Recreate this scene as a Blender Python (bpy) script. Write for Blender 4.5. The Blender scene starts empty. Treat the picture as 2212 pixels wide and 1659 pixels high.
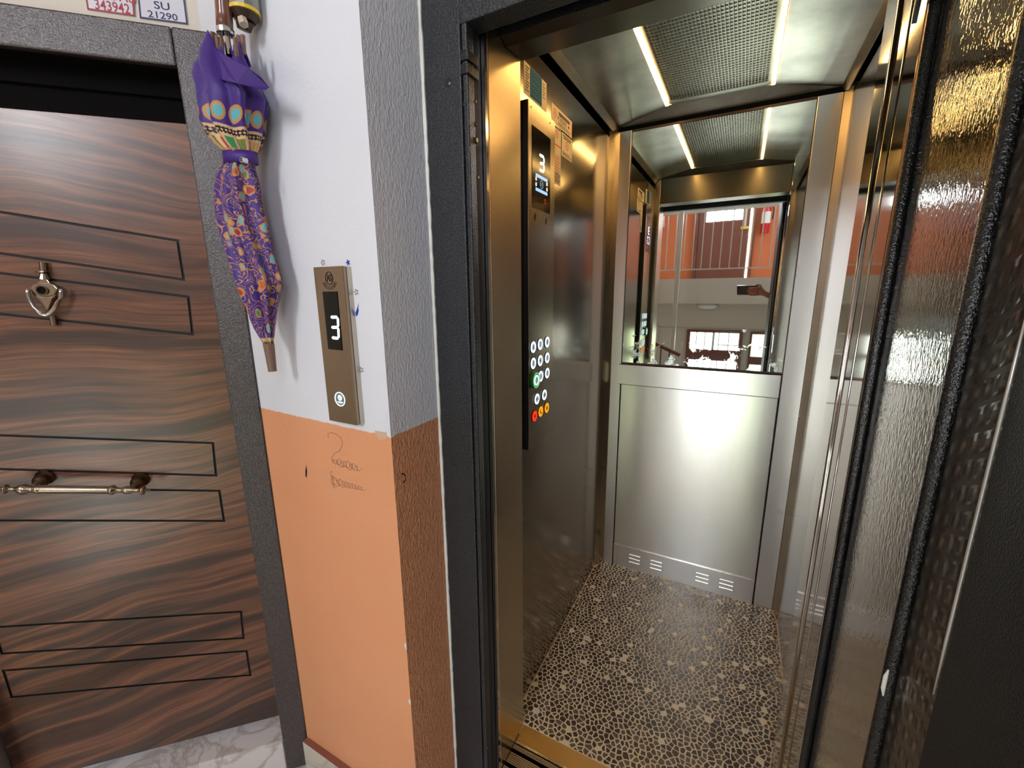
import bpy, bmesh, math, random
from mathutils import Vector, Matrix

random.seed(7)
SC = bpy.context.scene
COL = SC.collection

# ------------------------------------------------------------------ camera
FPX, W, HH = 915.3, 2212.0, 1659.0
YAW, PITCH, ROLL = math.radians(-28.0326), math.radians(-12.2935), math.radians(0.5803)
CAM = Vector((0, 0, 1.42))
_cy, _sy, _cp, _sp = math.cos(YAW), math.sin(YAW), math.cos(PITCH), math.sin(PITCH)
FW = Vector((_sy * _cp, _cy * _cp, _sp))
_r = Vector((_cy, -_sy, 0))
_d = FW.cross(_r)
RT = math.cos(ROLL) * _r + math.sin(ROLL) * _d
DN = -math.sin(ROLL) * _r + math.cos(ROLL) * _d
cam = bpy.data.cameras.new('camera')
cam.sensor_width = 36.0
cam.lens = FPX / W * 36.0
cam.clip_start = 0.003
camo = bpy.data.objects.new('camera', cam)
COL.objects.link(camo)
M = Matrix((RT, -DN, -FW)).transposed().to_4x4()
M.translation = CAM
camo.matrix_world = M
SC.camera = camo

# ------------------------------------------------------------------ view and world
SC.view_settings.view_transform = 'Standard'
SC.view_settings.look = 'None'
SC.view_settings.exposure = 0.12
SC.view_settings.gamma = 1.0
SC.view_settings.use_curve_mapping = False
SC.cycles.use_denoising = True
SC.cycles.max_bounces = 6
SC.cycles.diffuse_bounces = 3
SC.cycles.glossy_bounces = 4
SC.cycles.sample_clamp_indirect = 6.0
SC.cycles.blur_glossy = 0.5
world = bpy.data.worlds.new('sky')
SC.world = world
world.use_nodes = True
world.node_tree.nodes['Background'].inputs[0].default_value = (0.75, 0.85, 1.0, 1)
world.node_tree.nodes['Background'].inputs[1].default_value = 1.0

DAY = 42.0        # brightness of the daylit window panes
LED = 36.0        # brightness of the cabin light strips

# ------------------------------------------------------------------ pixel helpers
def ray(px):
    return RT * ((px[0] - W / 2) / FPX) + DN * ((px[1] - HH / 2) / FPX) + FW

class Frame:
    """a plane with origin o, axes u (right) and v (up); n points out of it"""
    def __init__(s, o, u, v=(0, 0, 1)):
        s.o, s.u, s.v = Vector(o), Vector(u).normalized(), Vector(v).normalized()
        s.n = s.u.cross(s.v)
    def w(s, a, b, h=0.0):
        return s.o + s.u * a + s.v * b + s.n * h
    def px(s, p, h=0.0):
        d = ray(p)
        o = s.o + s.n * h
        t = (o - CAM).dot(s.n) / d.dot(s.n)
        q = CAM + d * t - s.o
        return (q.dot(s.u), q.dot(s.v))

XL, XR, YF, YB, ZC = -0.556, 0.268, 1.026, 2.011, 2.105
YCALL, XREV, YFR = 0.64, -0.636, 0.81
R2 = math.sqrt(0.5)
NDOOR = Vector((R2, -R2, 0))
CALL = Frame((0, YCALL, 0), (1, 0, 0))
REVEAL = Frame((XREV, 0, 0), (0, 1, 0))
DOORW = Frame(NDOOR * -1.24, (R2, R2, 0))      # diagonal wall surface
LEFT = Frame((XL, 0, 0), (0, 1, 0))            # cabin left wall
BACK = Frame((0, YB, 0), (1, 0, 0))            # cabin back wall
STAIR = Frame((0, -3.2, 0), (-1, 0, 0))        # stairwell end wall, facing the landing

# ------------------------------------------------------------------ mesh builder
class MB:
    def __init__(s):
        s.v, s.f, s.m, s.uv = [], [], [], {}
    def add(s, vs, fs, m=0):
        k = len(s.v)
        s.v += [tuple(q) for q in vs]
        s.f += [tuple(i + k for i in f) for f in fs]
        s.m += [m] * len(fs)
        return s
    def box(s, x0, x1, y0, y1, z0, z1, m=0):
        vs = [(x, y, z) for z in (z0, z1) for y in (y0, y1) for x in (x0, x1)]
        return s.add(vs, [(0, 2, 3, 1), (4, 5, 7, 6), (0, 1, 5, 4), (2, 6, 7, 3), (0, 4, 6, 2), (1, 3, 7, 5)], m)
    def fbox(s, F, a0, a1, b0, b1, h0, h1, m=0):
        return s.prism(F, [(a0, b0), (a1, b0), (a1, b1), (a0, b1)], h0, h1, m)
    def prism(s, F, poly, h0, h1, m=0):
        n = len(poly)
        vs = [F.w(a, b, h0) for a, b in poly] + [F.w(a, b, h1) for a, b in poly]
        fs = [tuple(range(n - 1, -1, -1)), tuple(range(n, 2 * n))]
        fs += [(i, (i + 1) % n, n + (i + 1) % n, n + i) for i in range(n)]
        return s.add(vs, fs, m)
    def quad(s, pts, m=0):
        return s.add(pts, [tuple(range(len(pts)))], m)
    def tube(s, pts, rad, n=10, m=0, cap=True):
        pts = [Vector(p) for p in pts]
        rs = rad if isinstance(rad, (list, tuple)) else [rad] * len(pts)
        rings = []
        for i, p in enumerate(pts):
            t = (pts[min(i + 1, len(pts) - 1)] - pts[max(i - 1, 0)]).normalized()
            ref = Vector((0, 0, 1)) if abs(t.z) < 0.9 else Vector((1, 0, 0))
            a = t.cross(ref).normalized()
            b = t.cross(a).normalized()
            rings.append([p + (a * math.cos(2 * math.pi * k / n) + b * math.sin(2 * math.pi * k / n)) * rs[i] for k in range(n)])
        vs = [q for r in rings for q in r]
        fs = [(i * n + k, i * n + (k + 1) % n, (i + 1) * n + (k + 1) % n, (i + 1) * n + k) for i in range(len(pts) - 1) for k in range(n)]
        if cap:
            fs += [tuple(range(n - 1, -1, -1)), tuple((len(pts) - 1) * n + k for k in range(n))]
        return s.add(vs, fs, m)
    def disc(s, F, a, b, r, h0, h1, n=24, m=0, rb=None):
        rb = rb or r
        return s.prism(F, [(a + r * math.cos(2 * math.pi * k / n), b + rb * math.sin(2 * math.pi * k / n)) for k in range(n)], h0, h1, m)
    def ring(s, F, a, b, r0, r1, h0, h1, n=24, m=0):
        for k in range(n):
            t0, t1 = 2 * math.pi * k / n, 2 * math.pi * (k + 1) / n
            s.prism(F, [(a + r0 * math.cos(t0), b + r0 * math.sin(t0)), (a + r1 * math.cos(t0), b + r1 * math.sin(t0)),
                        (a + r1 * math.cos(t1), b + r1 * math.sin(t1)), (a + r0 * math.cos(t1), b + r0 * math.sin(t1))], h0, h1, m)
        return s
    def line(s, F, pts, w, h0, h1, m=0, closed=False):
        """flat stroke along 2-D points"""
        P = [Vector(p) for p in pts]
        if closed:
            P = P + [P[0]]
        for p, q in zip(P, P[1:]):
            d = (q - p)
            if d.length < 1e-7:
                continue
            d.normalize()
            k = Vector((-d.y, d.x)) * w / 2
            e = d * w * 0.4
            s.prism(F, [p - k - e, q - k + e, q + k + e, p + k - e], h0, h1, m)
        return s
    def build(s, name, mats, parent=None, smooth=False, bevel=0.0, fix=True):
        me = bpy.data.meshes.new(name)
        me.from_pydata(s.v, [], s.f)
        if fix:
            bm = bmesh.new()
            bm.from_mesh(me)
            bmesh.ops.recalc_face_normals(bm, faces=bm.faces[:])
            bm.to_mesh(me)
            bm.free()
        if not isinstance(mats, (list, tuple)):
            mats = [mats]
        for q in mats:
            me.materials.append(q)
        for p, mi in zip(me.polygons, s.m):
            p.material_index = mi
            p.use_smooth = smooth
        o = bpy.data.objects.new(name, me)
        COL.objects.link(o)
        if bevel:
            b = o.modifiers.new('bevel', 'BEVEL')
            b.width, b.segments, b.limit_method = bevel, 2, 'ANGLE'
        if parent is not None:
            put(o, parent)
        return o

def put(o, parent):
    o.parent = parent
    if parent.type == 'EMPTY':
        o.matrix_parent_inverse = Matrix.Translation(parent.location).inverted()

def thing(name, label, cat, loc, group=None):
    e = bpy.data.objects.new(name, None)
    e.location = loc
    e.empty_display_size = 0.05
    COL.objects.link(e)
    return tag(e, label, cat, group)

def tag(o, label, cat, group=None):
    o['label'], o['category'] = label, cat
    if group:
        o['group'] = group
    return o

def struct(o, label=None):
    o['kind'] = 'structure'
    if label:
        o['label'] = label
        o['category'] = o.name.split('_')[0].split('.')[0]
    return o

def dup(src, parent, offset):
    c = src.copy()
    COL.objects.link(c)
    c.parent = None
    c.matrix_parent_inverse = Matrix()
    c.location = src.location + Vector(offset)
    if parent is not None:
        put(c, parent)
    return c

_tcache = {}
def text2d(txt, size, bold=0.0, shear=0.0):
    key = (txt, bold)
    if key not in _tcache:
        cu = bpy.data.curves.new('t', 'FONT')
        cu.body = txt
        cu.size = 1.0
        cu.align_x, cu.align_y = 'CENTER', 'CENTER'
        cu.resolution_u = 3
        cu.offset = bold
        ob = bpy.data.objects.new('t', cu)
        COL.objects.link(ob)
        dg = bpy.context.evaluated_depsgraph_get()
        me = bpy.data.meshes.new_from_object(ob.evaluated_get(dg))
        _tcache[key] = ([(v.co.x, v.co.y) for v in me.vertices], [tuple(p.vertices) for p in me.polygons])
        bpy.data.objects.remove(ob)
        bpy.data.meshes.remove(me)
        bpy.data.curves.remove(cu)
    vs, fs = _tcache[key]
    return [(x * size, y * size) for x, y in vs], fs

def mtext(mb, F, txt, a, b, size, h, m=0, sx=1.0, bold=0.0, ang=0.0):
    vs, fs = text2d(txt, size, bold)
    ca, sa = math.cos(ang), math.sin(ang)
    mb.add([F.w(a + ca * x * sx - sa * y, b + sa * x * sx + ca * y, h) for x, y in vs], fs, m)

# ------------------------------------------------------------------ materials
def lin(c):
    return tuple((x / 255 / 12.92) if x / 255 <= 0.04045 else ((x / 255 + 0.055) / 1.055) ** 2.4 for x in c)

class NT:
    def __init__(s, name):
        s.mat = bpy.data.materials.new(name)
        s.mat.use_nodes = True
        s.t = s.mat.node_tree
        s.b = s.t.nodes['Principled BSDF']
        s.out = s.t.nodes['Material Output']
        s.pos = s.t.nodes.new('ShaderNodeNewGeometry')
    def n(s, typ, **kw):
        nd = s.t.nodes.new(typ)
        for k, v in kw.items():
            setattr(nd, k, v)
        return nd
    def l(s, a, b):
        s.t.links.new(a, b)
    def val(s, sock, v):
        if hasattr(v, 'is_linked') or hasattr(v, 'links'):
            s.l(v, sock)
        else:
            sock.default_value = v
    def math(s, op, a, b=0.0, c=None, clamp=False):
        nd = s.n('ShaderNodeMath', operation=op, use_clamp=clamp)
        s.val(nd.inputs[0], a)
        s.val(nd.inputs[1], b)
        if c is not None:
            s.val(nd.inputs[2], c)
        return nd.outputs[0]
    def xyz(s):
        nd = s.n('ShaderNodeSeparateXYZ')
        s.l(s.pos.outputs['Position'], nd.inputs[0])
        return nd.outputs
    def comb(s, x, y, z):
        nd = s.n('ShaderNodeCombineXYZ')
        for i, q in enumerate((x, y, z)):
            s.val(nd.inputs[i], q)
        return nd.outputs[0]
    def noise(s, vec, scale, detail=3.0, rough=0.5, dist=0.0):
        nd = s.n('ShaderNodeTexNoise')
        s.l(vec, nd.inputs['Vector'])
        nd.inputs['Scale'].default_value = scale
        nd.inputs['Detail'].default_value = detail
        nd.inputs['Roughness'].default_value = rough
        nd.inputs['Distortion'].default_value = dist
        return nd.outputs['Fac']
    def voronoi(s, vec, scale, feature='F1', rnd=1.0):
        nd = s.n('ShaderNodeTexVoronoi', feature=feature)
        s.l(vec, nd.inputs['Vector'])
        nd.inputs['Scale'].default_value = scale
        nd.inputs['Randomness'].default_value = rnd
        return nd
    def ramp(s, fac, stops, interp='LINEAR'):
        nd = s.n('ShaderNodeValToRGB')
        nd.color_ramp.interpolation = interp
        e = nd.color_ramp.elements
        while len(e) < len(stops):
            e.new(0.5)
        for k, (p, c) in zip(e, stops):
            k.position = p
            k.color = tuple(c) + (1,) if len(c) == 3 else c
        s.val(nd.inputs[0], fac)
        return nd.outputs[0]
    def mix(s, fac, a, b, mode='MIX'):
        nd = s.n('ShaderNodeMix', data_type='RGBA', blend_type=mode)
        s.val(nd.inputs[0], fac)
        for i, q in ((6, a), (7, b)):
            if isinstance(q, tuple):
                nd.inputs[i].default_value = q + (1,) if len(q) == 3 else q
            else:
                s.l(q, nd.inputs[i])
        return nd.outputs[2]
    def step(s, x, lo, hi):
        nd = s.n('ShaderNodeMapRange', clamp=True)
        s.val(nd.inputs[0], x)
        nd.inputs[1].default_value, nd.inputs[2].default_value = lo, hi
        return nd.outputs[0]
    def bump(s, h, strength=0.5, dist=0.001):
        nd = s.n('ShaderNodeBump')
        nd.inputs['Strength'].default_value = strength
        nd.inputs['Distance'].default_value = dist
        s.l(h, nd.inputs['Height'])
        s.l(nd.outputs[0], s.b.inputs['Normal'])
        return nd
    def set(s, color=None, rough=None, metal=None, spec=None, coat=None, coatr=None, aniso=None):
        for k, v in (('Base Color', color), ('Roughness', rough), ('Metallic', metal), ('Specular IOR Level', spec),
                     ('Coat Weight', coat), ('Coat Roughness', coatr), ('Anisotropic', aniso)):
            if v is None:
                continue
            if isinstance(v, tuple) and len(v) == 3:
                v = v + (1,)
            s.val(s.b.inputs[k], v)
        return s

def plain(name, rgb, rough=0.5, metal=0.0, spec=0.5, coat=0.0, bump=None):
    t = NT(name).set(lin(rgb), rough, metal, spec, coat)
    if bump:
        t.bump(t.noise(t.pos.outputs['Position'], bump[0], 2), bump[1], bump[2])
    return t.mat

def glow(name, rgb, strength, base=(20, 20, 20)):
    t = NT(name).set(lin(base), 0.3)
    t.b.inputs['Emission Color'].default_value = lin(rgb) + (1,)
    t.b.inputs['Emission Strength'].default_value = strength
    if strength < 3.0:
        t.mat.cycles.emission_sampling = 'NONE'      # small indicator lights
    return t.mat

def steel(name, rgb=(222, 221, 220), rough=0.28, aniso=0.75, stain=0.06, vertical=True, lines=True, streak=0.0):
    t = NT(name)
    P = t.pos.outputs['Position']
    x, y, z = t.xyz()
    big = t.noise(P, 5.0, 4, 0.6)
    c = t.mix(t.step(big, 0.35, 0.75), lin(rgb), tuple(q * (1 - stain) for q in lin(rgb)))
    r = t.math('ADD', t.math('MULTIPLY', big, 0.04), rough - 0.02)
    if streak:
        sk = t.noise(t.comb(t.math('MULTIPLY', x, 130.0), t.math('MULTIPLY', y, 130.0), t.math('MULTIPLY', z, 2.2)), 1.0, 3, 0.6)
        c = t.mix(t.math('MULTIPLY', t.step(sk, 0.45, 0.8), streak), c, tuple(q * 0.5 for q in lin(rgb)))
    t.set(c, r, 1.0, aniso=aniso)
    if aniso and vertical:
        t.l(t.comb(0.0, 0.0, 1.0), t.b.inputs['Tangent'])
    return t.mat

def hammered(name, rgb, rough=0.32, scale=300.0, strength=0.55, spec=0.6):
    t = NT(name)
    P = t.pos.outputs['Position']
    nz = t.noise(P, scale, 2, 0.55)
    big = t.noise(P, 6.0, 3)
    c = t.mix(t.step(nz, 0.42, 0.68), tuple(q * 0.45 for q in lin(rgb)), tuple(min(1, q * 1.9 + 0.006) for q in lin(rgb)))
    t.set(c, t.math('ADD', t.math('MULTIPLY', big, 0.12), rough - 0.05), 0.0, spec)
    t.bump(nz, strength, 0.0022)
    return t.mat

def wall_paint(name, rough_bump, split=True):
    t = NT(name)
    P = t.pos.outputs['Position']
    x, y, z = t.xyz()
    fine = t.noise(P, 60.0, 3, 0.6)
    edge = t.math('ADD', z, t.math('MULTIPLY', t.math('SUBTRACT', fine, 0.5), 0.008))
    slope = t.math('MULTIPLY', t.math('ADD', x, 0.64), -0.022)
    edge = t.math('SUBTRACT', edge, slope)
    up = t.step(edge, 1.1165, 1.1195)
    cloud = t.noise(P, 3.0, 4, 0.6)
    white = t.mix(cloud, lin((220, 221, 228)), lin((232, 232, 236)))
    orange = t.mix(cloud, lin((224, 150, 106)), lin((231, 165, 120)))
    speck = t.step(t.noise(P, 170.0, 2, 0.7), 0.69, 0.76)
    orange = t.mix(t.math('MULTIPLY', speck, 0.45), orange, lin((120, 70, 45)))
    # a pale line where the two coats meet
    c = t.mix(up, orange, white)
    t.set(c, 0.55, 0.0, 0.4)
    if rough_bump:
        st = t.noise(t.comb(t.math('MULTIPLY', x, 1.0), t.math('MULTIPLY', y, 1.0), t.math('MULTIPLY', z, 0.45)), 170.0, 3, 0.55, 0.6)
        amp = t.math('ADD', t.math('MULTIPLY', t.math('SUBTRACT', 1.0, up), 0.6), 0.4)
        t.bump(t.math('MULTIPLY', st, amp), 1.0, 0.008)
    else:
        t.bump(t.noise(P, 120.0, 3, 0.6), 0.3, 0.0016)
    return t.mat

def wood(name):
    t = NT(name)
    x, y, z = t.xyz()
    sx = t.math('MULTIPLY', t.math('ADD', x, y), R2)
    wav = t.noise(t.comb(t.math('MULTIPLY', sx, 1.6), 0.0, t.math('MULTIPLY', z, 1.3)), 1.0, 2)
    # the figure climbs to the right towards the foot of the door
    tilt = t.math('MULTIPLY', sx, t.math('MULTIPLY', t.math('SUBTRACT', z, 1.35), 0.16))
    zz = t.math('ADD', t.math('ADD', z, t.math('MULTIPLY', wav, 0.16)), tilt)
    g1 = t.noise(t.comb(t.math('MULTIPLY', sx, 0.9), 3.0, t.math('MULTIPLY', zz, 17.0)), 1.0, 4, 0.55, 0.3)
    g2 = t.noise(t.comb(t.math('MULTIPLY', sx, 2.2), 9.0, t.math('MULTIPLY', zz, 85.0)), 1.0, 3, 0.6)
    g3 = t.noise(t.comb(t.math('MULTIPLY', sx, 5.0), 5.0, t.math('MULTIPLY', zz, 420.0)), 1.0, 2, 0.6)
    c = t.ramp(g1, [(0.28, lin((42, 30, 27))), (0.42, lin((84, 53, 38))), (0.52, lin((150, 96, 64))), (0.62, lin((72, 54, 45))), (0.76, lin((112, 74, 52)))])
    c = t.mix(t.math('MULTIPLY', t.step(g2, 0.3, 0.72), 0.72), c, lin((60, 40, 32)))
    c = t.mix(t.math('MULTIPLY', t.step(g3, 0.45, 0.75), 0.5), c, lin((38, 27, 24)))
    t.set(c, t.math('ADD', t.math('MULTIPLY', g2, 0.12), 0.26), 0.0, 0.5, 0.4, 0.2)
    t.bump(t.math('ADD', t.math('MULTIPLY', g3, 0.6), g2), 0.12, 0.0006)
    return t.mat

def marble(name, rgb=(222, 216, 212)):
    t = NT(name)
    P = t.pos.outputs['Position']
    d = t.noise(P, 3.5, 5, 0.6, 1.2)
    v = t.math('ABSOLUTE', t.math('SUBTRACT', d, 0.5))
    c = t.mix(t.step(v, 0.0, 0.05), lin((186, 176, 168)), lin(rgb))
    t.set(c, 0.22, 0.0, 0.5)
    return t.mat

def umbrella_cloth():
    t = NT('printed_purple_cloth')
    uv = t.n('ShaderNodeUVMap')
    sp = t.n('ShaderNodeSeparateXYZ')
    t.l(uv.outputs[0], sp.inputs[0])
    U, V = sp.outputs[0], sp.outputs[1]          # U metres round, V metres down from the hem
    P = t.comb(U, V, 0.0)
    purple = t.mix(t.noise(P, 25.0, 3), lin((52, 26, 108)), lin((78, 44, 138)))
    gold, cream = lin((196, 138, 74)), lin((222, 180, 130))
    teal, red, green, dark = lin((92, 176, 186)), lin((176, 52, 50)), lin((48, 140, 84)), lin((26, 16, 30))
    # scrolls: contour lines of a warped field
    field = t.noise(P, 27.0, 1.2, 0.4, 2.0)
    fr = t.math('FRACT', t.math('MULTIPLY', field, 6.0))
    line = t.math('SUBTRACT', 1.0, t.step(t.math('ABSOLUTE', t.math('SUBTRACT', fr, 0.5)), 0.07, 0.13))
    vo = t.voronoi(t.comb(t.math('ADD', U, t.math('MULTIPLY', t.noise(P, 60.0, 1), 0.012)), t.math('MULTIPLY', V, 0.8), 0.0), 44.0, 'F1', 0.9)
    blob = t.math('SUBTRACT', 1.0, t.step(vo.outputs['Distance'], 0.24, 0.28))
    rim = t.math('SUBTRACT', 1.0, t.step(vo.outputs['Distance'], 0.36, 0.40))
    pick = t.n('ShaderNodeSeparateColor')
    t.l(vo.outputs['Color'], pick.inputs[0])
    bc = t.ramp(pick.outputs[0], [(0.0, teal), (0.24, red), (0.42, green), (0.56, lin((190, 96, 48))), (0.72, cream), (0.86, teal)], 'CONSTANT')
    some = t.step(pick.outputs[1], 0.14, 0.16)
    floral = t.mix(line, purple, gold)
    floral = t.mix(t.math('MULTIPLY', rim, some), floral, gold)
    floral = t.mix(t.math('MULTIPLY', blob, some), floral, bc)
    # border rows
    cu = t.math('FRACT', t.math('MULTIPLY', U, 42.0))
    arch_d = t.math('SQRT', t.math('ADD', t.math('POWER', t.math('SUBTRACT', cu, 0.5), 2.0),
                                   t.math('POWER', t.math('MULTIPLY', t.math('SUBTRACT', V, 0.121), 26.0), 2.0)))
    row1 = t.mix(t.step(arch_d, 0.40, 0.44), gold, purple)
    row1 = t.mix(t.step(arch_d, 0.25, 0.29), teal, row1)
    dots = t.voronoi(t.comb(t.math('MULTIPLY', U, 1.0), V, 0.0), 170.0, 'F1', 0.2)
    row2 = t.mix(t.step(dots.outputs['Distance'], 0.3, 0.36), cream, dark)
    cb = t.math('FRACT', t.math('MULTIPLY', U, 46.0))
    seg = t.math('FLOOR', t.math('MULTIPLY', U, 46.0))
    sc3 = t.ramp(t.math('FRACT', t.math('MULTIPLY', seg, 0.37)), [(0.0, red), (0.3, lin((110, 120, 50))), (0.55, green), (0.8, lin((206, 160, 90)))], 'CONSTANT')
    row3 = t.mix(t.math('MULTIPLY', t.step(cb, 0.12, 0.16), t.math('SUBTRACT', 1.0, t.step(cb, 0.84, 0.88))), cream, sc3)
    c = purple
    for lo, hi, src in ((0.096, 0.143, row1), (0.143, 0.148, cream), (0.148, 0.160, row2), (0.160, 0.165, cream),
                        (0.165, 0.186, row3), (0.186, 0.192, gold), (0.192, 0.575, floral), (0.575, 0.583, cream), (0.583, 0.598, row3), (0.598, 0.606, cream), (0.606, 0.9, floral)):
        m = t.math('MULTIPLY', t.math('GREATER_THAN', V, lo), t.math('LESS_THAN', V, hi))
        c = t.mix(m, c, src)
    t.set(c, 0.5, 0.0, 0.4)
    t.b.inputs['Sheen Weight'].default_value = 0.2
    t.bump(t.noise(P, 900.0, 2), 0.15, 0.0004)
    return t.mat

MAT = {}
MAT['wall'] = wall_paint('painted_plaster', False)
MAT['wall_rough'] = wall_paint('painted_stucco', True)
MAT['cream'] = plain('cream_plaster', (222, 212, 196), 0.7, bump=(90, 0.2, 0.001))
MAT['beige'] = plain('beige_plaster', (206, 192, 176), 0.7)
MAT['terracotta'] = plain('terracotta_paint', (196, 104, 58), 0.65)
MAT['ceil'] = plain('white_ceiling_paint', (232, 230, 224), 0.8)
MAT['concrete'] = plain('dark_concrete', (50, 48, 46), 0.9)
MAT['marble'] = marble('white_marble')
MAT['wood'] = wood('walnut_veneer')
MAT['groove'] = plain('groove_black', (14, 12, 11), 0.6)
MAT['dframe'] = hammered('brown_black_hammered_paint', (58, 47, 46), 0.28, 290.0, 0.6, 0.9)
MAT['black'] = hammered('black_hammered_paint', (38, 39, 42), 0.38, 300.0, 0.7, 0.5)
MAT['blackmatt'] = plain('black_matt', (18, 17, 17), 0.6)
MAT['rubber'] = plain('black_rubber', (14, 15, 15), 0.35, bump=(500, 0.5, 0.001))
MAT['tube'] = hammered('black_gloss_hammered_tube', (11, 11, 12), 0.24, 380.0, 0.7, 0.6)
MAT['black_fine'] = hammered('black_fine_grain_paint', (36, 36, 36), 0.45, 520.0, 0.35, 0.4)
MAT['steel'] = steel('brushed_steel')
MAT['steel_dark'] = steel('brushed_steel_wall', (160, 152, 142), 0.14, 0.7)
MAT['steel_gold'] = steel('satin_steel_jamb', (206, 194, 172), 0.26, 0.7)
MAT['steel_ceil'] = steel('stained_steel_ceiling', (196, 194, 182), 0.30, 0.0, 0.5, lines=False)
MAT['polished'] = steel('polished_steel', (190, 184, 176), 0.07, 0.0, 0.05, lines=False)
MAT['chrome'] = plain('chrome', (214, 212, 210), 0.12, 1.0)
MAT['alu'] = plain('grey_aluminium', (176, 172, 164), 0.35, 1.0)
MAT['antique'] = plain('antique_nickel', (168, 152, 132), 0.24, 1.0)
MAT['antique_dark'] = plain('antique_nickel_dark', (96, 78, 64), 0.32, 1.0)
MAT['led'] = glow('warm_led', (255, 196, 116), LED)
MAT['pane'] = glow('daylit_pane', (240, 248, 255), DAY)
MAT['pane_green'] = glow('daylit_pane_garden', (226, 246, 196), 4.5)
MAT['pane_low'] = glow('daylit_pane_yard', (240, 246, 238), 6.5)
MAT['pane_dim'] = glow('shaded_daylit_pane', (226, 234, 252), 8.5)  # glow of the added side window
MAT['pane_side'] = glow('side_daylit_pane', (238, 246, 255), 9.0)
MAT['doorwood'] = plain('red_brown_door_varnish', (112, 58, 40), 0.3, coat=0.3)
MAT['screen'] = plain('black_display_glass', (6, 6, 7), 0.12, 0.0, 0.3)
MAT['digit'] = glow('white_digit', (235, 245, 255), 2.2)
MAT['bluebar'] = glow('blue_display_bar', (150, 190, 255), 1.2)
MAT['dimlogo'] = glow('dim_display_mark', (120, 170, 200), 0.8)
MAT['redmark'] = glow('red_display_mark', (200, 20, 20), 0.5)
MAT['btn_white'] = glow('lit_white_ring', (225, 245, 255), 1.3)
MAT['btn_green'] = glow('lit_green_ring', (40, 190, 60), 0.35, (40, 150, 60))
MAT['btn_red'] = glow('lit_red_button', (255, 50, 20), 0.9)
MAT['btn_yellow'] = glow('lit_yellow_button', (255, 165, 10), 0.9)
MAT['panel'] = steel('bronze_steel_panel', (158, 138, 118), 0.24, 0.5, 0.06)
MAT['panel_edge'] = plain('pale_panel_edge', (196, 186, 170), 0.35, 0.9)
MAT['ink'] = plain('dark_ink', (40, 34, 30), 0.5)
MAT['ink_navy'] = plain('navy_ink', (36, 40, 92), 0.5)
MAT['ink_red'] = plain('red_ink', (168, 40, 52), 0.5)
MAT['ink_blue'] = plain('blue_pen', (36, 60, 170), 0.6)
MAT['pencil'] = plain('pencil', (112, 84, 70), 0.7)
MAT['paper'] = plain('white_paper', (226, 220, 206), 0.7, 0.0, 0.2)
MAT['sticker_blue'] = plain('blue_print', (26, 104, 158), 0.7, 0.0, 0.15)
MAT['sticker_orange'] = plain('orange_print', (224, 96, 60), 0.5)
MAT['plate'] = plain('white_enamel_plate', (222, 220, 228), 0.22, 0.0, 0.5, 0.4, bump=(28, 0.4, 0.003))
MAT['yellow'] = plain('yellow_plastic', (232, 196, 70), 0.4)
MAT['brown_grip'] = plain('brown_lacquer', (118, 74, 58), 0.22, coat=0.6)
MAT['ferrule'] = plain('worn_brown_wood', (128, 98, 82), 0.5)
MAT['grey_metal'] = plain('grey_cast_metal', (150, 150, 142), 0.4, 0.7)
MAT['dark_brown'] = plain('dark_brown_plastic', (58, 38, 26), 0.4)
MAT['tan'] = plain('tan_plastic', (206, 186, 160), 0.5)
MAT['whitepaint'] = plain('white_gloss_paint', (230, 226, 216), 0.3)
MAT['rail'] = plain('light_grey_rail_paint', (196, 186, 172), 0.35)
MAT['brownrail'] = plain('brown_rail_paint', (116, 66, 44), 0.4)
MAT['red'] = plain('red_enamel', (190, 26, 34), 0.25, coat=0.5)
MAT['skin'] = plain('skin', (196, 132, 102), 0.5)
MAT['sleeve'] = plain('dark_blue_cloth', (44, 46, 62), 0.85)
MAT['phone'] = plain('dark_blue_phone', (28, 36, 58), 0.15, coat=0.6)
MAT['cloth'] = umbrella_cloth()
MAT['purple'] = plain('plain_purple_cloth', (66, 34, 124), 0.5)
MAT['grout'] = plain('tan_mortar', (236, 220, 186), 0.45, bump=(300, 0.4, 0.001))
MAT['stone1'] = plain('dark_brown_stone', (60, 50, 46), 0.22)
MAT['stone2'] = plain('grey_brown_stone', (98, 88, 82), 0.2)
MAT['stone3'] = plain('pale_stone', (236, 224, 196), 0.22)

def mirror_mat():
    t = NT('smeared_mirror')
    P = t.pos.outputs['Position']
    x, y, z = t.xyz()
    low = t.math('SUBTRACT', 1.0, t.step(z, 1.06, 1.40))
    n1 = t.noise(P, 17.0, 4, 0.65, 0.8)
    n2 = t.noise(t.comb(x, 0.0, t.math('MULTIPLY', z, 0.7)), 60.0, 3, 0.7)
    thr = t.math('SUBTRACT', 0.74, t.math('MULTIPLY', low, 0.24))
    sm = t.math('MULTIPLY', t.step(t.math('SUBTRACT', n1, thr), 0.0, 0.07), t.step(n2, 0.36, 0.56))
    t.set(lin((226, 232, 230)), t.math('ADD', t.math('MULTIPLY', sm, 0.3), 0.012), 1.0)
    dif = t.n('ShaderNodeBsdfDiffuse')
    dif.inputs[0].default_value = lin((190, 205, 225)) + (1,)
    mx = t.n('ShaderNodeMixShader')
    t.l(t.math('MULTIPLY', sm, 0.4), mx.inputs[0])
    t.l(t.b.outputs[0], mx.inputs[1])
    t.l(dif.outputs[0], mx.inputs[2])
    t.l(mx.outputs[0], t.out.inputs[0])
    return t.mat
MAT['mirror'] = mirror_mat()

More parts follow.
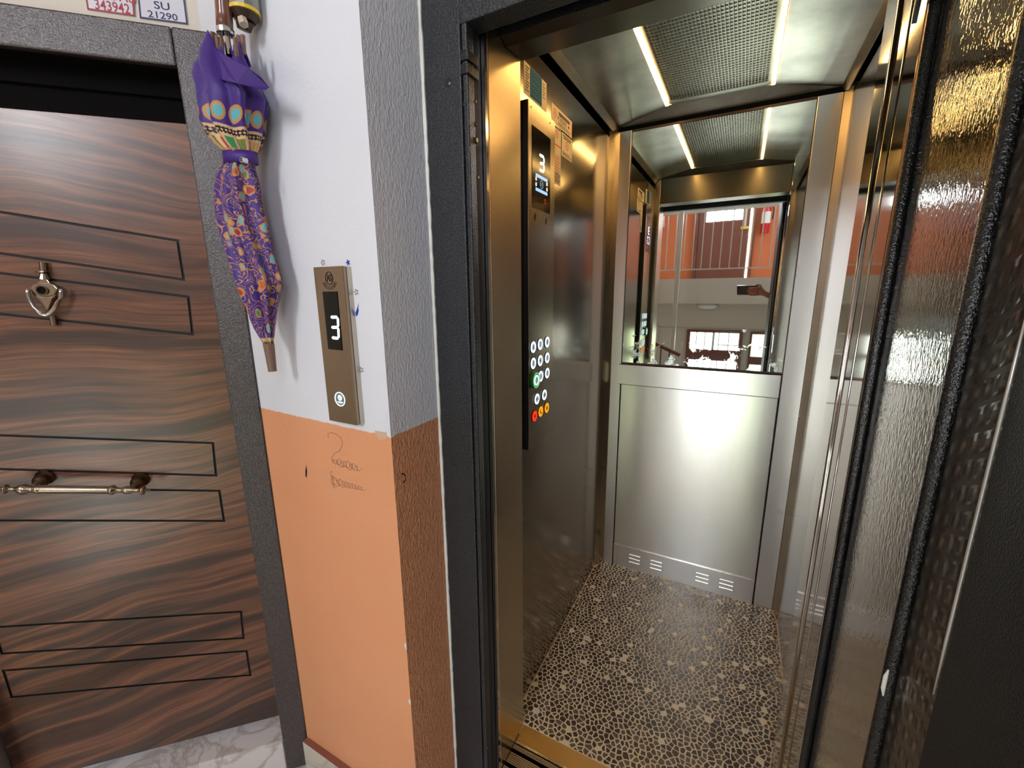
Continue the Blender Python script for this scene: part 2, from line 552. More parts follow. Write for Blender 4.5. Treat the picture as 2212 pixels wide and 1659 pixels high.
def gloss_door():
    t = NT('embossed_stainless_sheet')
    x, y, z = t.xyz()
    nz = t.noise(t.comb(x, t.math('MULTIPLY', y, 1.0), t.math('MULTIPLY', z, 0.55)), 210.0, 2, 0.5)
    nb = t.noise(t.comb(x, t.math('MULTIPLY', y, 1.0), t.math('MULTIPLY', z, 0.4)), 60.0, 2, 0.5)
    t.set(lin((222, 219, 215)), 0.07, 1.0)
    bp = t.bump(t.math('ADD', nz, t.math('MULTIPLY', nb, 0.5)), 0.4, 0.0009)
    return t.mat
MAT['gloss'] = gloss_door()

def wired_glass():
    t = NT('patterned_wired_glass')
    x, y, z = t.xyz()
    def grid(c, s):
        f = t.math('FRACT', t.math('MULTIPLY', c, s))
        return t.math('ABSOLUTE', t.math('SUBTRACT', f, 0.5))
    sk = t.math('ADD', z, t.math('MULTIPLY', y, 0.45))
    gy, gz = grid(y, 52.0), grid(sk, 40.0)
    cell = t.math('MULTIPLY', t.math('SUBTRACT', 1.0, t.step(gy, 0.12, 0.42)), t.math('SUBTRACT', 1.0, t.step(gz, 0.10, 0.40)))
    n = t.noise(t.pos.outputs['Position'], 9.0, 4, 0.7)
    c = t.mix(t.math('MULTIPLY', cell, t.math('MULTIPLY', t.step(n, 0.42, 0.72), 0.55)), lin((66, 57, 48)), lin((186, 176, 158)))
    t.set(c, 0.2, 0.3, 0.8, 0.3, 0.1)
    t.bump(t.math('ADD', cell, t.math('MULTIPLY', n, 0.2)), 0.5, 0.003)
    return t.mat
MAT['wired'] = wired_glass()

# ================================================================== THE SETTING
ZT = 4.2
b = MB()
b.box(-1.36, XREV, YCALL, 1.0, -0.1, 2.75, 0)
wf = b.build('wall_front', [MAT['wall'], MAT['wall_rough']])
for p in wf.data.polygons:
    if p.normal.x > 0.9:
        p.material_index = 1
struct(wf, 'white over orange painted wall pier beside the black elevator frame')

# white plaster bead left where the wall meets the steel frame
b = MB()
rnd = random.Random(3)
zz = 0.0
ring = []
while zz < 2.5:
    wv = 0.0032 + 0.0022 * rnd.random()
    ring.append((zz, wv))
    zz += 0.012 + rnd.random() * 0.014
vs, fs = [], []
for z0, wv in ring:
    vs += [(XREV - 0.001, YFR - 0.004 - wv, z0), (XREV + wv, YFR - 0.004, z0), (XREV + wv, YFR - 0.0005, z0), (XREV - 0.001, YFR - 0.0005, z0)]
for i in range(len(ring) - 1):
    for k in range(4):
        fs.append((i * 4 + k, i * 4 + (k + 1) % 4, i * 4 + 4 + (k + 1) % 4, i * 4 + 4 + k))
b.add(vs, fs)
bead = b.build('plaster_bead', MAT['whitepaint'], wf)

# pen and pencil marks on that wall
def star(F, a, c, r, w, mb, fill=False, rot=0.3):
    pts = []
    for k in range(10):
        rr = r if k % 2 == 0 else r * 0.42
        t = math.pi / 2 + rot + k * math.pi / 5
        pts.append((a + rr * math.cos(t), c + rr * math.sin(t)))
    if fill:
        mb.prism(F, pts, 0.0003, 0.0006)
    else:
        mb.line(F, pts, w, 0.0003, 0.0006, closed=True)
for (px, r, fill, mt) in (((752, 567), 0.0075, True, 'ink_blue'), ((698, 567), 0.0065, False, 'pencil'),
                          ((770, 631), 0.0065, False, 'pencil'), ((781, 799), 0.0065, False, 'pencil')):
    b = MB()
    a, c = CALL.px(px)
    star(CALL, a, c, r, 0.0009, b, fill)
    b.build('pen_star', MAT[mt], wf)
b = MB()
b.prism(CALL, [CALL.px(p) for p in ((770, 684), (768, 676), (771, 668), (775, 655), (774, 664), (775, 672), (773, 680))], 0.0003, 0.0006)
b.build('pen_mark', MAT['ink_blue'], wf)
def scribble(p0, p1, turns, rad, seed):
    rr = random.Random(seed)
    b = MB()
    A, B = Vector(CALL.px(p0)), Vector(CALL.px(p1))
    pts = []
    n = turns * 9
    r = rad
    for k in range(n + 1):
        if k % 9 == 0:
            r = rad * (0.45 + 0.75 * rr.random())
        t = 2 * math.pi * k / 9
        c = A.lerp(B, k / n)
        pts.append((c.x + r * 0.8 * math.cos(t) + rr.uniform(-.001, .001), c.y + r * math.sin(t) + rr.uniform(-.001, .001)))
    b.line(CALL, pts, 0.0007, 0.0003, 0.0005)
    return b.build('pencil_scribble', MAT['pencil'], wf)
scribble((720, 996), (776, 1012), 9, 0.0105, 1)
scribble((722, 1040), (786, 1056), 10, 0.0100, 2)
scribble((716, 1020), (722, 1052), 4, 0.0070, 4)
b = MB()
b.line(CALL, [CALL.px(p) for p in ((710, 945), (708, 938), (716, 934), (726, 938), (736, 945), (740, 955), (738, 966), (733, 974), (722, 980), (716, 990), (720, 1000))], 0.0009, 0.0003, 0.0005)
b.build('pencil_scribble', MAT['pencil'], wf)
b = MB()
b.prism(CALL, [CALL.px(p) for p in ((660, 1015), (662, 1005), (664, 1018), (663, 1032), (660, 1028))], 0.0003, 0.0006)
b.build('wall_scuff', MAT['ink'], wf)
# chipped paint at the corner
b = MB()
b.prism(CALL, [CALL.px(p) for p in ((810, 930), (835, 934), (836, 946), (822, 952), (815, 944))], 0.0003, 0.0007)
b.build('bare_plaster_patch', plain('bare_plaster', (214, 176, 146), 0.8), wf)
for zc in (0.115, 0.42, 0.585, 0.07):
    b = MB()
    b.prism(CALL, [(XREV - 0.007, zc), (XREV + 0.0004, zc - 0.008), (XREV + 0.0004, zc + 0.012), (XREV - 0.005, zc + 0.009)], -0.001, 0.0006)
    b.build('paint_chip', MAT['whitepaint'], wf)
b = MB()
pts = [REVEAL.px(p) for p in ((866, 1022), (873, 1026), (874, 1036), (869, 1042))]
b.tube([REVEAL.w(a, c, 0.003) for a, c in pts], 0.0016, 8)
b.build('paint_drip', MAT['dark_brown'], wf)

# skirting of the pier
b = MB()
b.box(-1.09, XREV - 0.002, YCALL - 0.018, YCALL - 0.0005, -0.059, 0.045)
sk = b.build('baseboard_front', [marble('old_white_skirting', (206, 200, 184))], bevel=0.003)
struct(sk, 'worn white stone skirting under the orange wall')
b = MB()
b.box(-1.085, XREV - 0.004, YCALL - 0.0165, YCALL - 0.001, 0.0452, 0.0475)
b.build('skirting_top_paint', plain('pink_brown_paint', (150, 92, 78), 0.6), sk)

# wall over and right of the elevator door
b = MB()
b.box(0.305, 1.5, YFR + 0.004, 1.0, 0, 2.75)
b.box(XREV + 0.002, 0.305, YFR + 0.004, 0.86, 2.12, 2.75)
struct(b.build('wall_front_right', MAT['cream']), 'cream wall over and beside the elevator door')
# lift shaft
b = MB()
b.box(-0.80, -0.78, 1.0, 2.3, -0.6, 3.0).box(0.52, 0.54, 1.0, 2.3, -0.6, 3.0).box(-0.80, 0.54, 2.3, 2.32, -0.6, 3.0)
b.box(-0.80, 0.54, 0.88, 2.32, 2.98, 3.0).box(-0.80, 0.54, 0.88, 2.32, -0.62, -0.6)
b.box(-0.80, 0.54, 0.862, 0.88, 2.2, 3.0)
struct(b.build('wall_shaft', MAT['concrete']), 'dark concrete of the lift shaft')

# diagonal wall with the apartment door (s runs along the wall)
SO, SI, SI2, SO2 = -0.318, -0.387, -1.075, -1.145       # frame outer and inner edges
ZFI, ZFO = 1.909, 1.985
b = MB()
b.fbox(DOORW, SI, -0.30, -0.1, 2.75, -0.24, 0.0)
b.fbox(DOORW, SI2, SI, ZFI + 0.02, 2.75, -0.24, 0.0)
b.fbox(DOORW, -2.35, SI2, -0.1, 2.75, -0.24, 0.0)
struct(b.build('wall_left', MAT['cream']), 'cream wall around the wooden apartment door')

# floor of the landing
b = MB()
b.box(-2.5, 1.5, -0.15, YCALL + 0.2, -0.26, -0.06)
b.box(-1.25, 0.62, -0.9, -0.15, -0.26, -0.06)
fl = struct(b.build('floor', MAT['marble']), 'white marble landing floor')
b = MB()
b.box(-2.5, 1.5, -0.9, 1.0, 2.75, 2.95)
b.box(-2.5, 1.5, -3.4, -0.9, ZT, ZT + 0.1)
b.box(-2.5, 1.5, -0.92, -0.9, 2.95, ZT)
struct(b.build('ceiling', MAT['ceil']), 'white landing and stairwell ceiling')

# stairwell behind the camera (seen in the lift mirror)
b = MB()
b.box(-2.5, 1.5, -3.4, -3.2, 1.555, ZT, 0)
b.box(-2.5, 1.5, -3.4, -3.2, -1.8, 1.555, 1)
struct(b.build('wall_back', [MAT['terracotta'], MAT['beige']]), 'terracotta and beige end wall of the stairwell')
b = MB()
b.box(-2.6, -2.5, -3.4, 0.0, -1.8, ZT)
struct(b.build('wall_left_stair', MAT['beige']), 'beige side wall of the stairwell')
b = MB()
b.box(1.5, 1.6, -3.4, 1.0, -1.8, ZT)
struct(b.build('wall_right', MAT['beige']), 'beige wall on the hinge side of the landing')
b = MB()
b.box(-2.5, 1.5, -3.2, -1.8, 1.25, 1.555)
struct(b.build('floor_upper_landing', [MAT['beige']]), 'beige slab of the half landing above')
b = MB()
b.box(-2.5, 1.5, -3.2, -1.8, -1.8, -1.55)
struct(b.build('floor_lower_landing', [MAT['beige']]), 'beige slab of the half landing below')
def stair(name, x0, x1, y0, z0, dz, label):
    b = MB()
    n = 8
    dy = (y0 + 1.8) / (n - 1)
    for k in range(n - 1):
        zt = z0 + (k + 1) * dz
        b.box(x0, x1, y0 - (k + 1) * dy + 0.001, y0 - k * dy, zt - 0.2, zt)
    return struct(b.build(name, MAT['marble']), label)
stair('stair_flight', 0.64, 1.49, -0.16, 0.0, 1.555 / 8, 'white marble stair flight going up')
stair('stair_flight', -2.49, -1.27, -0.16, 0.0, -1.55 / 8, 'white marble stair flight going down')
b = MB()
b.box(-2.5, 1.5, -3.2, -3.165, 1.19, 1.25)
struct(b.build('trim_1', MAT['beige']), 'shallow beige plaster ledge under the half landing')
b = MB()
b.box(-2.5, 1.5, -3.2, -3.185, 0.815, 0.83)
struct(b.build('trim_3', MAT['beige']), 'thin beige plaster ledge over the brown window')

# ================================================================== APARTMENT DOOR
dr = MB()
dr.fbox(DOORW, SI, SO, -0.059, ZFO, 0.0005, 0.02)
dr.fbox(DOORW, SI, SI + 0.02, -0.059, ZFI, -0.10, 0.0005)
dr.fbox(DOORW, SO2, SI2, -0.059, ZFO, 0.0005, 0.02)
dr.fbox(DOORW, SI2 - 0.02, SI2, -0.059, ZFI, -0.10, 0.0005)
door1 = bpy.data.objects.new('door_1', None)
door1.location = DOORW.w(-0.72, 0, 0)
COL.objects.link(door1)
struct(door1, 'walnut veneer apartment door with black grooves in a hammered steel frame')
dr.build('door_frame', MAT['dframe'], door1, bevel=0.004)
b = MB()
b.fbox(DOORW, SI2, SI, ZFI, ZFO, 0.0005, 0.02)
b.build('frame_head', MAT['dframe'], door1, bevel=0.004)
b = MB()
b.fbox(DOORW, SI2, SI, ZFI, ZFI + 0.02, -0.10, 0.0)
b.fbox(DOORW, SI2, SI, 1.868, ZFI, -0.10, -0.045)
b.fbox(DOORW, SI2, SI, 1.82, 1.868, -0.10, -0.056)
b.build('frame_rebate', plain('near_black_rebate', (10, 8, 7), 0.85, 0.0, 0.1), door1)  # head rebate set near-black, darker than the frame around it
HL = -0.06                                   # depth of the leaf face behind the wall
leafmb = MB()
leafmb.fbox(DOORW, SI2 + 0.003, SI - 0.0005, 0.075, 1.835, HL - 0.05, HL)
leaf = leafmb.build('door_leaf', [MAT['wood'], MAT['groove']], door1)
# grooved rectangles: (top right, bottom right, slope points) traced on the leaf plane
def gpt(p):
    return DOORW.px(p, HL)
cut = MB()
rects = [(((0, 458), (384, 520)), ((0, 547), (397, 604))), (((0, 590), (407, 641)), ((0, 678), (416, 722))),
         (((0, 940), (460, 957)), ((0, 1013), (467, 1027))), (((0, 1054), (474, 1060)), ((0, 1124), (484, 1125))),
         (((0, 1354), (521, 1321)), ((0, 1412), (526, 1378))), (((0, 1449), (533, 1406)), ((0, 1508), (541, 1458)))]
SLEFT = -1.02
GW = 0.006
for i, ((a0, a1), (c0, c1)) in enumerate(rects):
    A0, A1, C0, C1 = gpt(a0), gpt(a1), gpt(c0), gpt(c1)
    sl = gpt((8, 1450))[0] if i == 5 else SLEFT
    ext = lambda p, q: (sl, p[1] + (q[1] - p[1]) * (sl - p[0]) / (q[0] - p[0]))
    A0, C0 = ext(A0, A1), ext(C0, C1)
    for p, q in ((A0, A1), (A1, C1), (C1, C0), (C0, A0)):
        d = (Vector(q) - Vector(p)).normalized()
        k = Vector((-d.y, d.x)) * GW / 2
        P, Q = Vector(p) - d * GW / 2, Vector(q) + d * GW / 2
        cm = MB()
        cm.prism(DOORW, [P - k, Q - k, Q + k, P + k], HL - 0.004, HL + 0.004)
        cut.add(cm.v, cm.f)
cutter = cut.build('cutter', [MAT['groove']])
md = leaf.modifiers.new('grooves', 'BOOLEAN')
md.object, md.operation, md.solver = cutter, 'DIFFERENCE', 'EXACT'
md.use_self = True
try:
    md.material_mode = 'TRANSFER'
except Exception:
    pass
dg = bpy.context.evaluated_depsgraph_get()
nm = bpy.data.meshes.new_from_object(leaf.evaluated_get(dg))
leaf.modifiers.clear()
leaf.data = nm
bpy.data.objects.remove(cutter)
for p in leaf.data.polygons:
    c = p.center
    h = (c - DOORW.o).dot(DOORW.n)
    if abs(h - HL) > 0.0005 and h > HL - 0.01:
        p.material_index = 1

# knocker with peephole
KF = Frame(DOORW.w(0, 0, HL), DOORW.u)
def KH(h, *pts):
    return [KF.px(p, h) for p in pts]
def K(*pts):
    return [KF.px(p) for p in pts]
kn = MB()
kn.prism(KF, KH(0.012, (97, 596), (108, 612), (120, 617), (126, 628), (119, 640), (112, 650), (104, 671), (99, 671), (80, 645), (70, 638), (64, 627), (72, 616), (80, 611)), 0.0, 0.012)
knock = kn.build('door_knocker', MAT['antique'], door1, bevel=0.003)
b = MB()
b.prism(KF, KH(0.018, (65, 623), (72, 614), (85, 610), (100, 610), (116, 615), (125, 624), (117, 637), (100, 640), (84, 639), (72, 633)), 0.012, 0.018)
b.build('eye_plate', MAT['antique'], knock, bevel=0.002)
b = MB()
c = KF.px((90, 627), 0.02)
b.ring(KF, c[0], c[1], 0.0085, 0.0115, 0.018, 0.021, 20)
b.build('peephole_rim', MAT['antique_dark'], knock)
b = MB()
b.disc(KF, c[0], c[1], 0.0085, 0.018, 0.0195, 20)
b.build('peephole_lens', MAT['screen'], knock)
b = MB()
b.prism(KF, KH(0.0165, (80, 641), (114, 641), (104, 669), (100, 668)), 0.012, 0.0165)
b.build('wedge_facet', MAT['antique'], knock, bevel=0.002)
b = MB()
def at(px, h):
    q = KF.px(px, h)
    return KF.w(q[0], q[1], h)
b.tube([at(p, 0.020) for p in ((60, 624), (60, 632), (62, 641), (66, 652), (73, 663), (82, 673), (92, 680), (100, 681), (108, 677), (117, 667), (125, 653), (130, 640), (132, 632), (132, 624))], 0.0046, 10)
b.build('knocker_ring', MAT['chrome'], knock, smooth=True)
b = MB()
b.tube([at((112, 681), 0.008), at((117, 703), 0.008)], 0.0058, 12)
b.build('striker_stud', MAT['antique'], knock)
b = MB()
b.tube([at((92, 566), 0.008), at((94, 586), 0.008)], 0.0062, 12)
b.tube([at((93, 586), 0.008), at((94, 589), 0.008)], 0.0135, 14)
b.tube([at((94, 589), 0.008), at((96, 602), 0.006)], [0.006, 0.011], 12)
b.build('knocker_finial', MAT['antique'], knock, smooth=False)

# pull handle
HF = Frame(DOORW.w(0, 0, HL), DOORW.u)
hb = MB()
hh = 0.05
p0, p1 = HF.px((0, 1056), hh), HF.px((326, 1059), hh)
dv = Vector(p1) - Vector(p0)
prof = [(-0.03, .002), (0.0, .004), (.012, .004), (.022, .0055), (.03, .010), (.036, .0115), (.042, .0095), (.046, .0045), (.09, .005), (.1, .006), (.105, .008),
        (.125, .0115), (.145, .0135), (.165, .0115), (.185, .008), (.205, .007), (.22, .0095), (.245, .0115), (.25, .0105), (.26, .0102), (.70, .0096), (.715, .0105), (.722, .0125), (.735, .0125), (.742, .0095),
        (.77, .006), (.79, .006), (.81, .0085), (.83, .0105), (.85, .010), (.88, .006), (.92, .0045), (.93, .009), (.938, .0115), (.95, .0115), (.956, .004), (.957, .0035), (1.0, .003)]
pts = [HF.w(p0[0] + dv.x * t, p0[1] + dv.y * t, hh) for t, r in prof]
hb.tube(pts, [r for t, r in prof], 16)
hndl = hb.build('pull_handle', MAT['antique'], door1, smooth=True)
for px in ((87, 1036), (297, 1041)):
    b = MB()
    q = HF.px(px, 0.018)
    e = q[0] - p0[0]
    base = Vector((q[0], q[1]))
    bar = Vector((q[0] - 0.0, p0[1] + dv.y * e / dv.x))
    prs = [(0.0, .020), (.004, .020), (.008, .013), (.014, .016), (.020, .0165), (.026, .013), (.03, .008), (.05, .007)]
    b.tube([HF.w(base.x + (bar.x - base.x) * min(1, k / .05), base.y + (bar.y - base.y) * min(1, k / .05), k) for k, r in prs], [r for k, r in prs], 16)
    b.build('handle_post', MAT['antique_dark'], hndl, smooth=True)

b = MB()
b.fbox(DOORW, SI2 + 0.002, SI - 0.002, -0.059, 0.052, -0.2, 0.012)
struct(b.build('trim_2', MAT['marble'], bevel=0.003), 'white veined marble threshold under the apartment door')

# meter plates above the frame
def meter_plate(px4, label, rows, ink, group):
    q = [DOORW.px(p) for p in px4]
    b = MB()
    b.prism(DOORW, q, 0.0008, 0.0022)
    o = b.build('meter_plate', MAT['plate'])
    tag(o, label, 'sign')
    e = MB()
    cx, cz = sum(p[0] for p in q) / 4, sum(p[1] for p in q) / 4
    qq = [(cx + (p[0] - cx) * 0.96, cz + (p[1] - cz) * 0.95) for p in q]
    e.line(DOORW, qq, 0.0028, 0.0023, 0.0027, closed=True)
    e.build('border', ink, o)
    for txt, px, sz, sx in rows:
        e = MB()
        a, c = DOORW.px(px)
        d = Vector(q[2]) - Vector(q[3])
        hgt = abs(DOORW.px((px[0], px[1] + sz / 2))[1] - DOORW.px((px[0], px[1] - sz / 2))[1]) / 0.70
        mtext(e, DOORW, txt, a, c, hgt, 0.0025, 0, sx, 0.012, math.atan2(d.y, d.x))
        e.build('lettering', ink, o)
    return o
mp = meter_plate([(178, -52), (288, -38), (293, 37), (190, 22)], 'white enamel meter plate with red number 343942 over the door', [('343942', (244, 17), 21, 0.80), ('TEDA\u015e', (250, -7), 22, 0.85)], MAT['ink_red'], None)
mp2 = meter_plate([(298, -10), (400, -2), (407, 54), (303, 40)], 'white enamel water meter plate with blue letters SU over the door', [('SU', (351, 15), 16, 1.3), ('21290', (353, 36), 14, 1.25)], MAT['ink_navy'], None)
b = MB()
b.prism(DOORW, [DOORW.px(p) for p in ((330, -60), (400, -50), (401, 4), (393, 0))], 0.0008, 0.002)
tag(b.build('meter_plate', MAT['yellow']), 'yellow meter plate above the blue lettered water plate', 'sign')

# ================================================================== UMBRELLA
UY = 0.578
UF = Frame((0, UY, 0), (1, 0, 0))
prof = [(112, 447, 527), (125, 440, 533), (145, 429, 546), (170, 428, 562), (190, 429, 574), (206, 430, 584), (225, 431, 581), (250, 434, 577), (275, 438, 573),
        (295, 450, 568), (315, 468, 562), (330, 484, 557), (345, 488, 554), (358, 485, 554), (372, 478, 557), (390, 474, 563), (420, 472, 568), (450, 474, 572),
        (480, 478, 580), (510, 485, 587), (540, 495, 591), (570, 503, 600), (600, 512, 609), (615, 516, 611), (640, 523, 606), (665, 533, 600), (690, 541, 597),
        (710, 550, 595), (728, 561, 593), (744, 570, 591)]
# canopy: pleated tube, hem at the top
N = 72
verts, faces, uvs = [], [], []
rr = random.Random(5)
vlen = 0.0
prev = None
for i, (y, xl, xr) in enumerate(prof):
    a0, c0 = UF.px((xl, y))
    a1, c1 = UF.px((xr, y))
    cx, cz = (a0 + a1) / 2, (c0 + c1) / 2
    rr_ = abs(a1 - a0) / 2            # half width seen along the slanting line of sight
    tv = cx / UY
    rx = rr_ * 0.62
    ry = min(0.05, rr_ * math.sqrt(1 - 0.62 ** 2) / abs(tv))
    if prev is not None:
        vlen += (Vector((cx, cz)) - prev).length
    prev = Vector((cx, cz))
    f = i / (len(prof) - 1)
    tight = 1.0 if 10 < i < 14 else 0.0
    for k in range(N):
        th = 2 * math.pi * k / N
        tw = th * 1.0 + f * 1.4
        ple = 0.14 * math.cos(8 * tw + 0.5 * math.sin(3 * f)) + 0.07 * math.cos(13 * tw + 2.0 + 4 * f) + 0.03 * math.cos(5 * tw - 5 * f)
        ple = ple * (0.55 if tight else 1.0) - 0.07
        e = 1.0 + ple
        e = e + 0.01
        hem = 0.0
        if i < 4:                                   # scalloped hem: lobes reach up to the rib ends
            hem = (0.018 * math.cos(4 * th + 0.8) + 0.010 * math.cos(8 * th)) * (4 - i) / 4
        verts.append(UF.w(cx + rx * e * math.cos(th), cz + (c1 - c0) / 2 * 0.6 * math.cos(th) + hem, ry * e * math.sin(th)))
        uvs.append((th / (2 * math.pi) * 0.30 + 0.03 * f, vlen))
for i in range(len(prof) - 1):
    for k in range(N):
        faces.append((i * N + k, i * N + (k + 1) % N, (i + 1) * N + (k + 1) % N, (i + 1) * N + k))
um = thing('umbrella', 'closed purple umbrella with gold floral print hanging by its wooden handle', 'umbrella', UF.w(-0.92, 1.25, 0))
me = bpy.data.meshes.new('canopy')
me.from_pydata(verts, [], faces)
ul = me.uv_layers.new(name='UVMap')
for p in me.polygons:
    ks = [v % N for v in p.vertices]
    wrap = 0 in ks and N - 1 in ks
    for li in p.loop_indices:
        vi = me.loops[li].vertex_index
        u, v = uvs[vi]
        if wrap and vi % N == 0:
            u += 0.30
        ul.data[li].uv = (u, v)
    p.use_smooth = True
me.materials.append(MAT['cloth'])
can = bpy.data.objects.new('canopy', me)
COL.objects.link(can)
put(can, um)
sol = can.modifiers.new('thick', 'SOLIDIFY')
sol.thickness = 0.0012
# loose plain purple folds at the hem
def fold(pts_front, h0, h1, name='hem_fold'):
    b = MB()
    n = len(pts_front)
    fr = []
    for j, (p, hgt) in enumerate(pts_front):
        q = UF.px(p, hgt)
        fr.append(UF.w(q[0], q[1], hgt))
    bk = [v - UF.n * 0.0015 for v in fr]
    b.add(fr + bk, [tuple(range(n)), tuple(range(2 * n - 1, n - 1, -1))] + [(i, (i + 1) % n, n + (i + 1) % n, n + i) for i in range(n)])
    return b.build(name, MAT['purple'], um)
fold([((449, 84), .012), ((456, 94), .026), ((470, 110), .034), ((500, 126), .038), ((535, 146), .036), ((562, 166), .028), ((580, 188), .012), ((572, 194), .018), ((545, 188), .030), ((512, 180), .040), ((480, 172), .038), ((452, 166), .030), ((441, 150), .022), ((441, 112), .014)], 0, 0)
fold([((503, 96), -.008), ((524, 88), -.012), ((531, 114), -.016), ((543, 146), -.016), ((520, 138), -.010), ((504, 124), -.006)], 0, 0)
b = MB()
q0 = [UF.px((x, y), 0.0) for x, y in ((486, 340), (556, 344))]
ringp = []
for k in range(25):
    th = 2 * math.pi * k / 24
    cx, cz = (q0[0][0] + q0[1][0]) / 2, (q0[0][1] + q0[1][1]) / 2
    rx = (q0[1][0] - q0[0][0]) / 2 * 0.74
    ringp.append((cx + rx * math.cos(th), cz - 0.003 * math.cos(th) - 0.002 * math.sin(th), 0.0275 * math.sin(th)))
vs = []
for a, c, h in ringp[:-1]:
    vs += [UF.w(a, c - 0.011, h), UF.w(a, c + 0.011, h)]
n = 24
b.add(vs, [(2 * k, 2 * ((k + 1) % n), 2 * ((k + 1) % n) + 1, 2 * k + 1) for k in range(n)])
strap = b.build('strap', MAT['purple'], um, smooth=True)
strap.modifiers.new('thick', 'SOLIDIFY').thickness = 0.003
b = MB()
c = UF.px((526, 346), 0.026)
b.ring(UF, c[0], c[1], 0.0036, 0.0054, 0.020, 0.0305, 16)
b.build('snap_button', MAT['chrome'], strap)
b = MB()
b.tube([UF.w(*UF.px((580, 742)), 0), UF.w(*UF.px((589, 802)), 0)], [0.0115, 0.0088], 14)
b.build('ferrule', MAT['ferrule'], um)
b = MB()
b.tube([UF.w(*UF.px((487, 66)), 0.0), UF.w(*UF.px((496, 120)), 0.0)], 0.0062, 12)
b.build('shaft', MAT['chrome'], um)
b = MB()
b.tube([UF.w(*UF.px((486, 62)), 0.0), UF.w(*UF.px((488, 76)), 0.0)], 0.0155, 16)
b.build('collar', MAT['chrome'], um, bevel=0.002)
b = MB()
hp = [UF.w(*UF.px(p), 0.0) for p in ((486, 66), (484, 30), (481, -10), (479, -50))]
for k in range(1, 9):
    t = math.pi * k / 8
    hp.append(hp[3] + Vector((0, -0.05 + 0.05 * math.cos(t), 0.05 * math.sin(t))))
b.tube(hp, 0.0142, 16)
b.build('crook_handle', MAT['brown_grip'], um, smooth=True)
for (x0, y0, h) in ((450, 74, .006), (459, 68, .018), (469, 78, .024), (478, 82, -.012), (508, 80, .018), (515, 78, -.016), (524, 76, 0.0), (465, 74, -.014)):
    b = MB()
    b.tube([UF.w(*UF.px((x0, y0), h), h), UF.w(*UF.px((x0 + 4, y0 + 42), h * 0.7), h * 0.7)], [0.0042, 0.0036], 8)
    b.build('rib_tip', MAT['ferrule'], um)

# gas pipe stub beside the umbrella handle
GF = Frame((0, 0.609, 0), (1, 0, 0))
gp = thing('gas_pipe_cap', 'grey pipe union with yellow ring and brown cap beside the umbrella handle', 'pipe', GF.w(*GF.px((520, 40)), 0))
def gseg(pts, rad, name, mat, n=18):
    b = MB()
    b.tube([GF.w(*GF.px(p), 0) for p in pts], rad, n)
    return b.build(name, mat, gp)
gseg([(527, 24), (526, 10), (525, -20), (524, -300)], [0.0275, 0.029, 0.026, 0.026], 'pipe_union', MAT['grey_metal'], 12)
gseg([(528, 32), (527, 24)], 0.0285, 'yellow_ring', MAT['yellow'])
gseg([(529, 46), (528, 32)], [0.019, 0.0265], 'brown_cap', MAT['dark_brown'])
gseg([(527, 66), (528, 46)], [0.012, 0.017], 'cap_nose', MAT['dark_brown'], 8)
b = MB()
b.tube([GF.w(*GF.px((536, 48)), 0.012), GF.w(*GF.px((541, 61)), 0.012)], 0.0085, 6)
b.build('bleed_nut', MAT['tan'], gp)
b = MB()
q = GF.px((524, -60))
b.tube([GF.w(q[0], q[1], 0.0), GF.w(q[0], q[1], -0.030)], 0.012, 10)
b.build('wall_bracket', MAT['grey_metal'], gp)

# ================================================================== CALL PANEL
CP = Frame((0, YCALL - 0.021, 0), (1, 0, 0))
cp = thing('call_panel', 'slim bronze steel elevator call panel showing floor 3 on the white wall', 'control panel', (-0.757, 0.63, 1.14))
b = MB()
x0, x1, z0, z1 = -0.800, -0.712, 1.139, 1.474
b.fbox(CP, x0, x1, z0, z1, -0.0085, 0.0)
b.build('face_plate', MAT['panel'], cp, bevel=0.0012)
b = MB()
b.fbox(CP, x0 + 0.001, x1 + 0.001, z0 + 0.001, z1 - 0.001, -0.0205, -0.009)
b.build('back_box', MAT['panel_edge'], cp)
b = MB()
b.prism(CP, [CP.px(p) for p in ((710, 754), (740, 757), (728.5, 629.5), (697.5, 630))], 0.0002, 0.0012)
scr = b.build('display', MAT['screen'], cp)
def seg7(mb, F, pts, w, h0, h1):
    for p, q in pts:
        p, q = Vector(p), Vector(q)
        d = (q - p).normalized()
        k = Vector((-d.y, d.x)) * w / 2
        e = d * w * 0.5
        p2, q2 = p + e * 0.9, q - e * 0.9
        mb.prism(F, [p2 - e * .8, p2 - k + e * .2, q2 - k - e * .2, q2 + e * .8, q2 + k - e * .2, p2 + k + e * .2], h0, h1)
b = MB()
c3 = [CP.px(p) for p in ((715, 685), (731, 685), (732, 707), (716.5, 707), (733, 731), (717.5, 729))]
seg7(b, CP, [(c3[0], c3[1]), (c3[1], c3[2]), (c3[3], c3[2]), (c3[2], c3[4]), (c3[5], c3[4])], 0.0062, 0.0013, 0.0018)
b.build('floor_digit', MAT['digit'], scr)
lx, lz = CP.px((711, 601))
b = MB()
for k in range(28):
    t0, t1 = 2 * math.pi * k / 28, 2 * math.pi * (k + 1) / 28
    b.line(CP, [(lx + 0.0105 * math.cos(t0), lz + 0.0125 * math.sin(t0)), (lx + 0.0105 * math.cos(t1), lz + 0.0125 * math.sin(t1))], 0.0014, 0.0002, 0.0006)
mtext(b, CP, 'AS', lx, lz, 0.0185, 0.0005, 0, 0.72, 0.02)
for k in range(10):
    t0, t1 = math.pi * (1.12 + 0.76 * k / 10), math.pi * (1.12 + 0.76 * (k + 1) / 10)
    for r in (0.0165, 0.0215):
        b.line(CP, [(lx + r * math.cos(t0), lz + r * math.sin(t0) - 0.001), (lx + r * math.cos(t1), lz + r * math.sin(t1) - 0.001)], 0.0007, 0.0002, 0.0006)
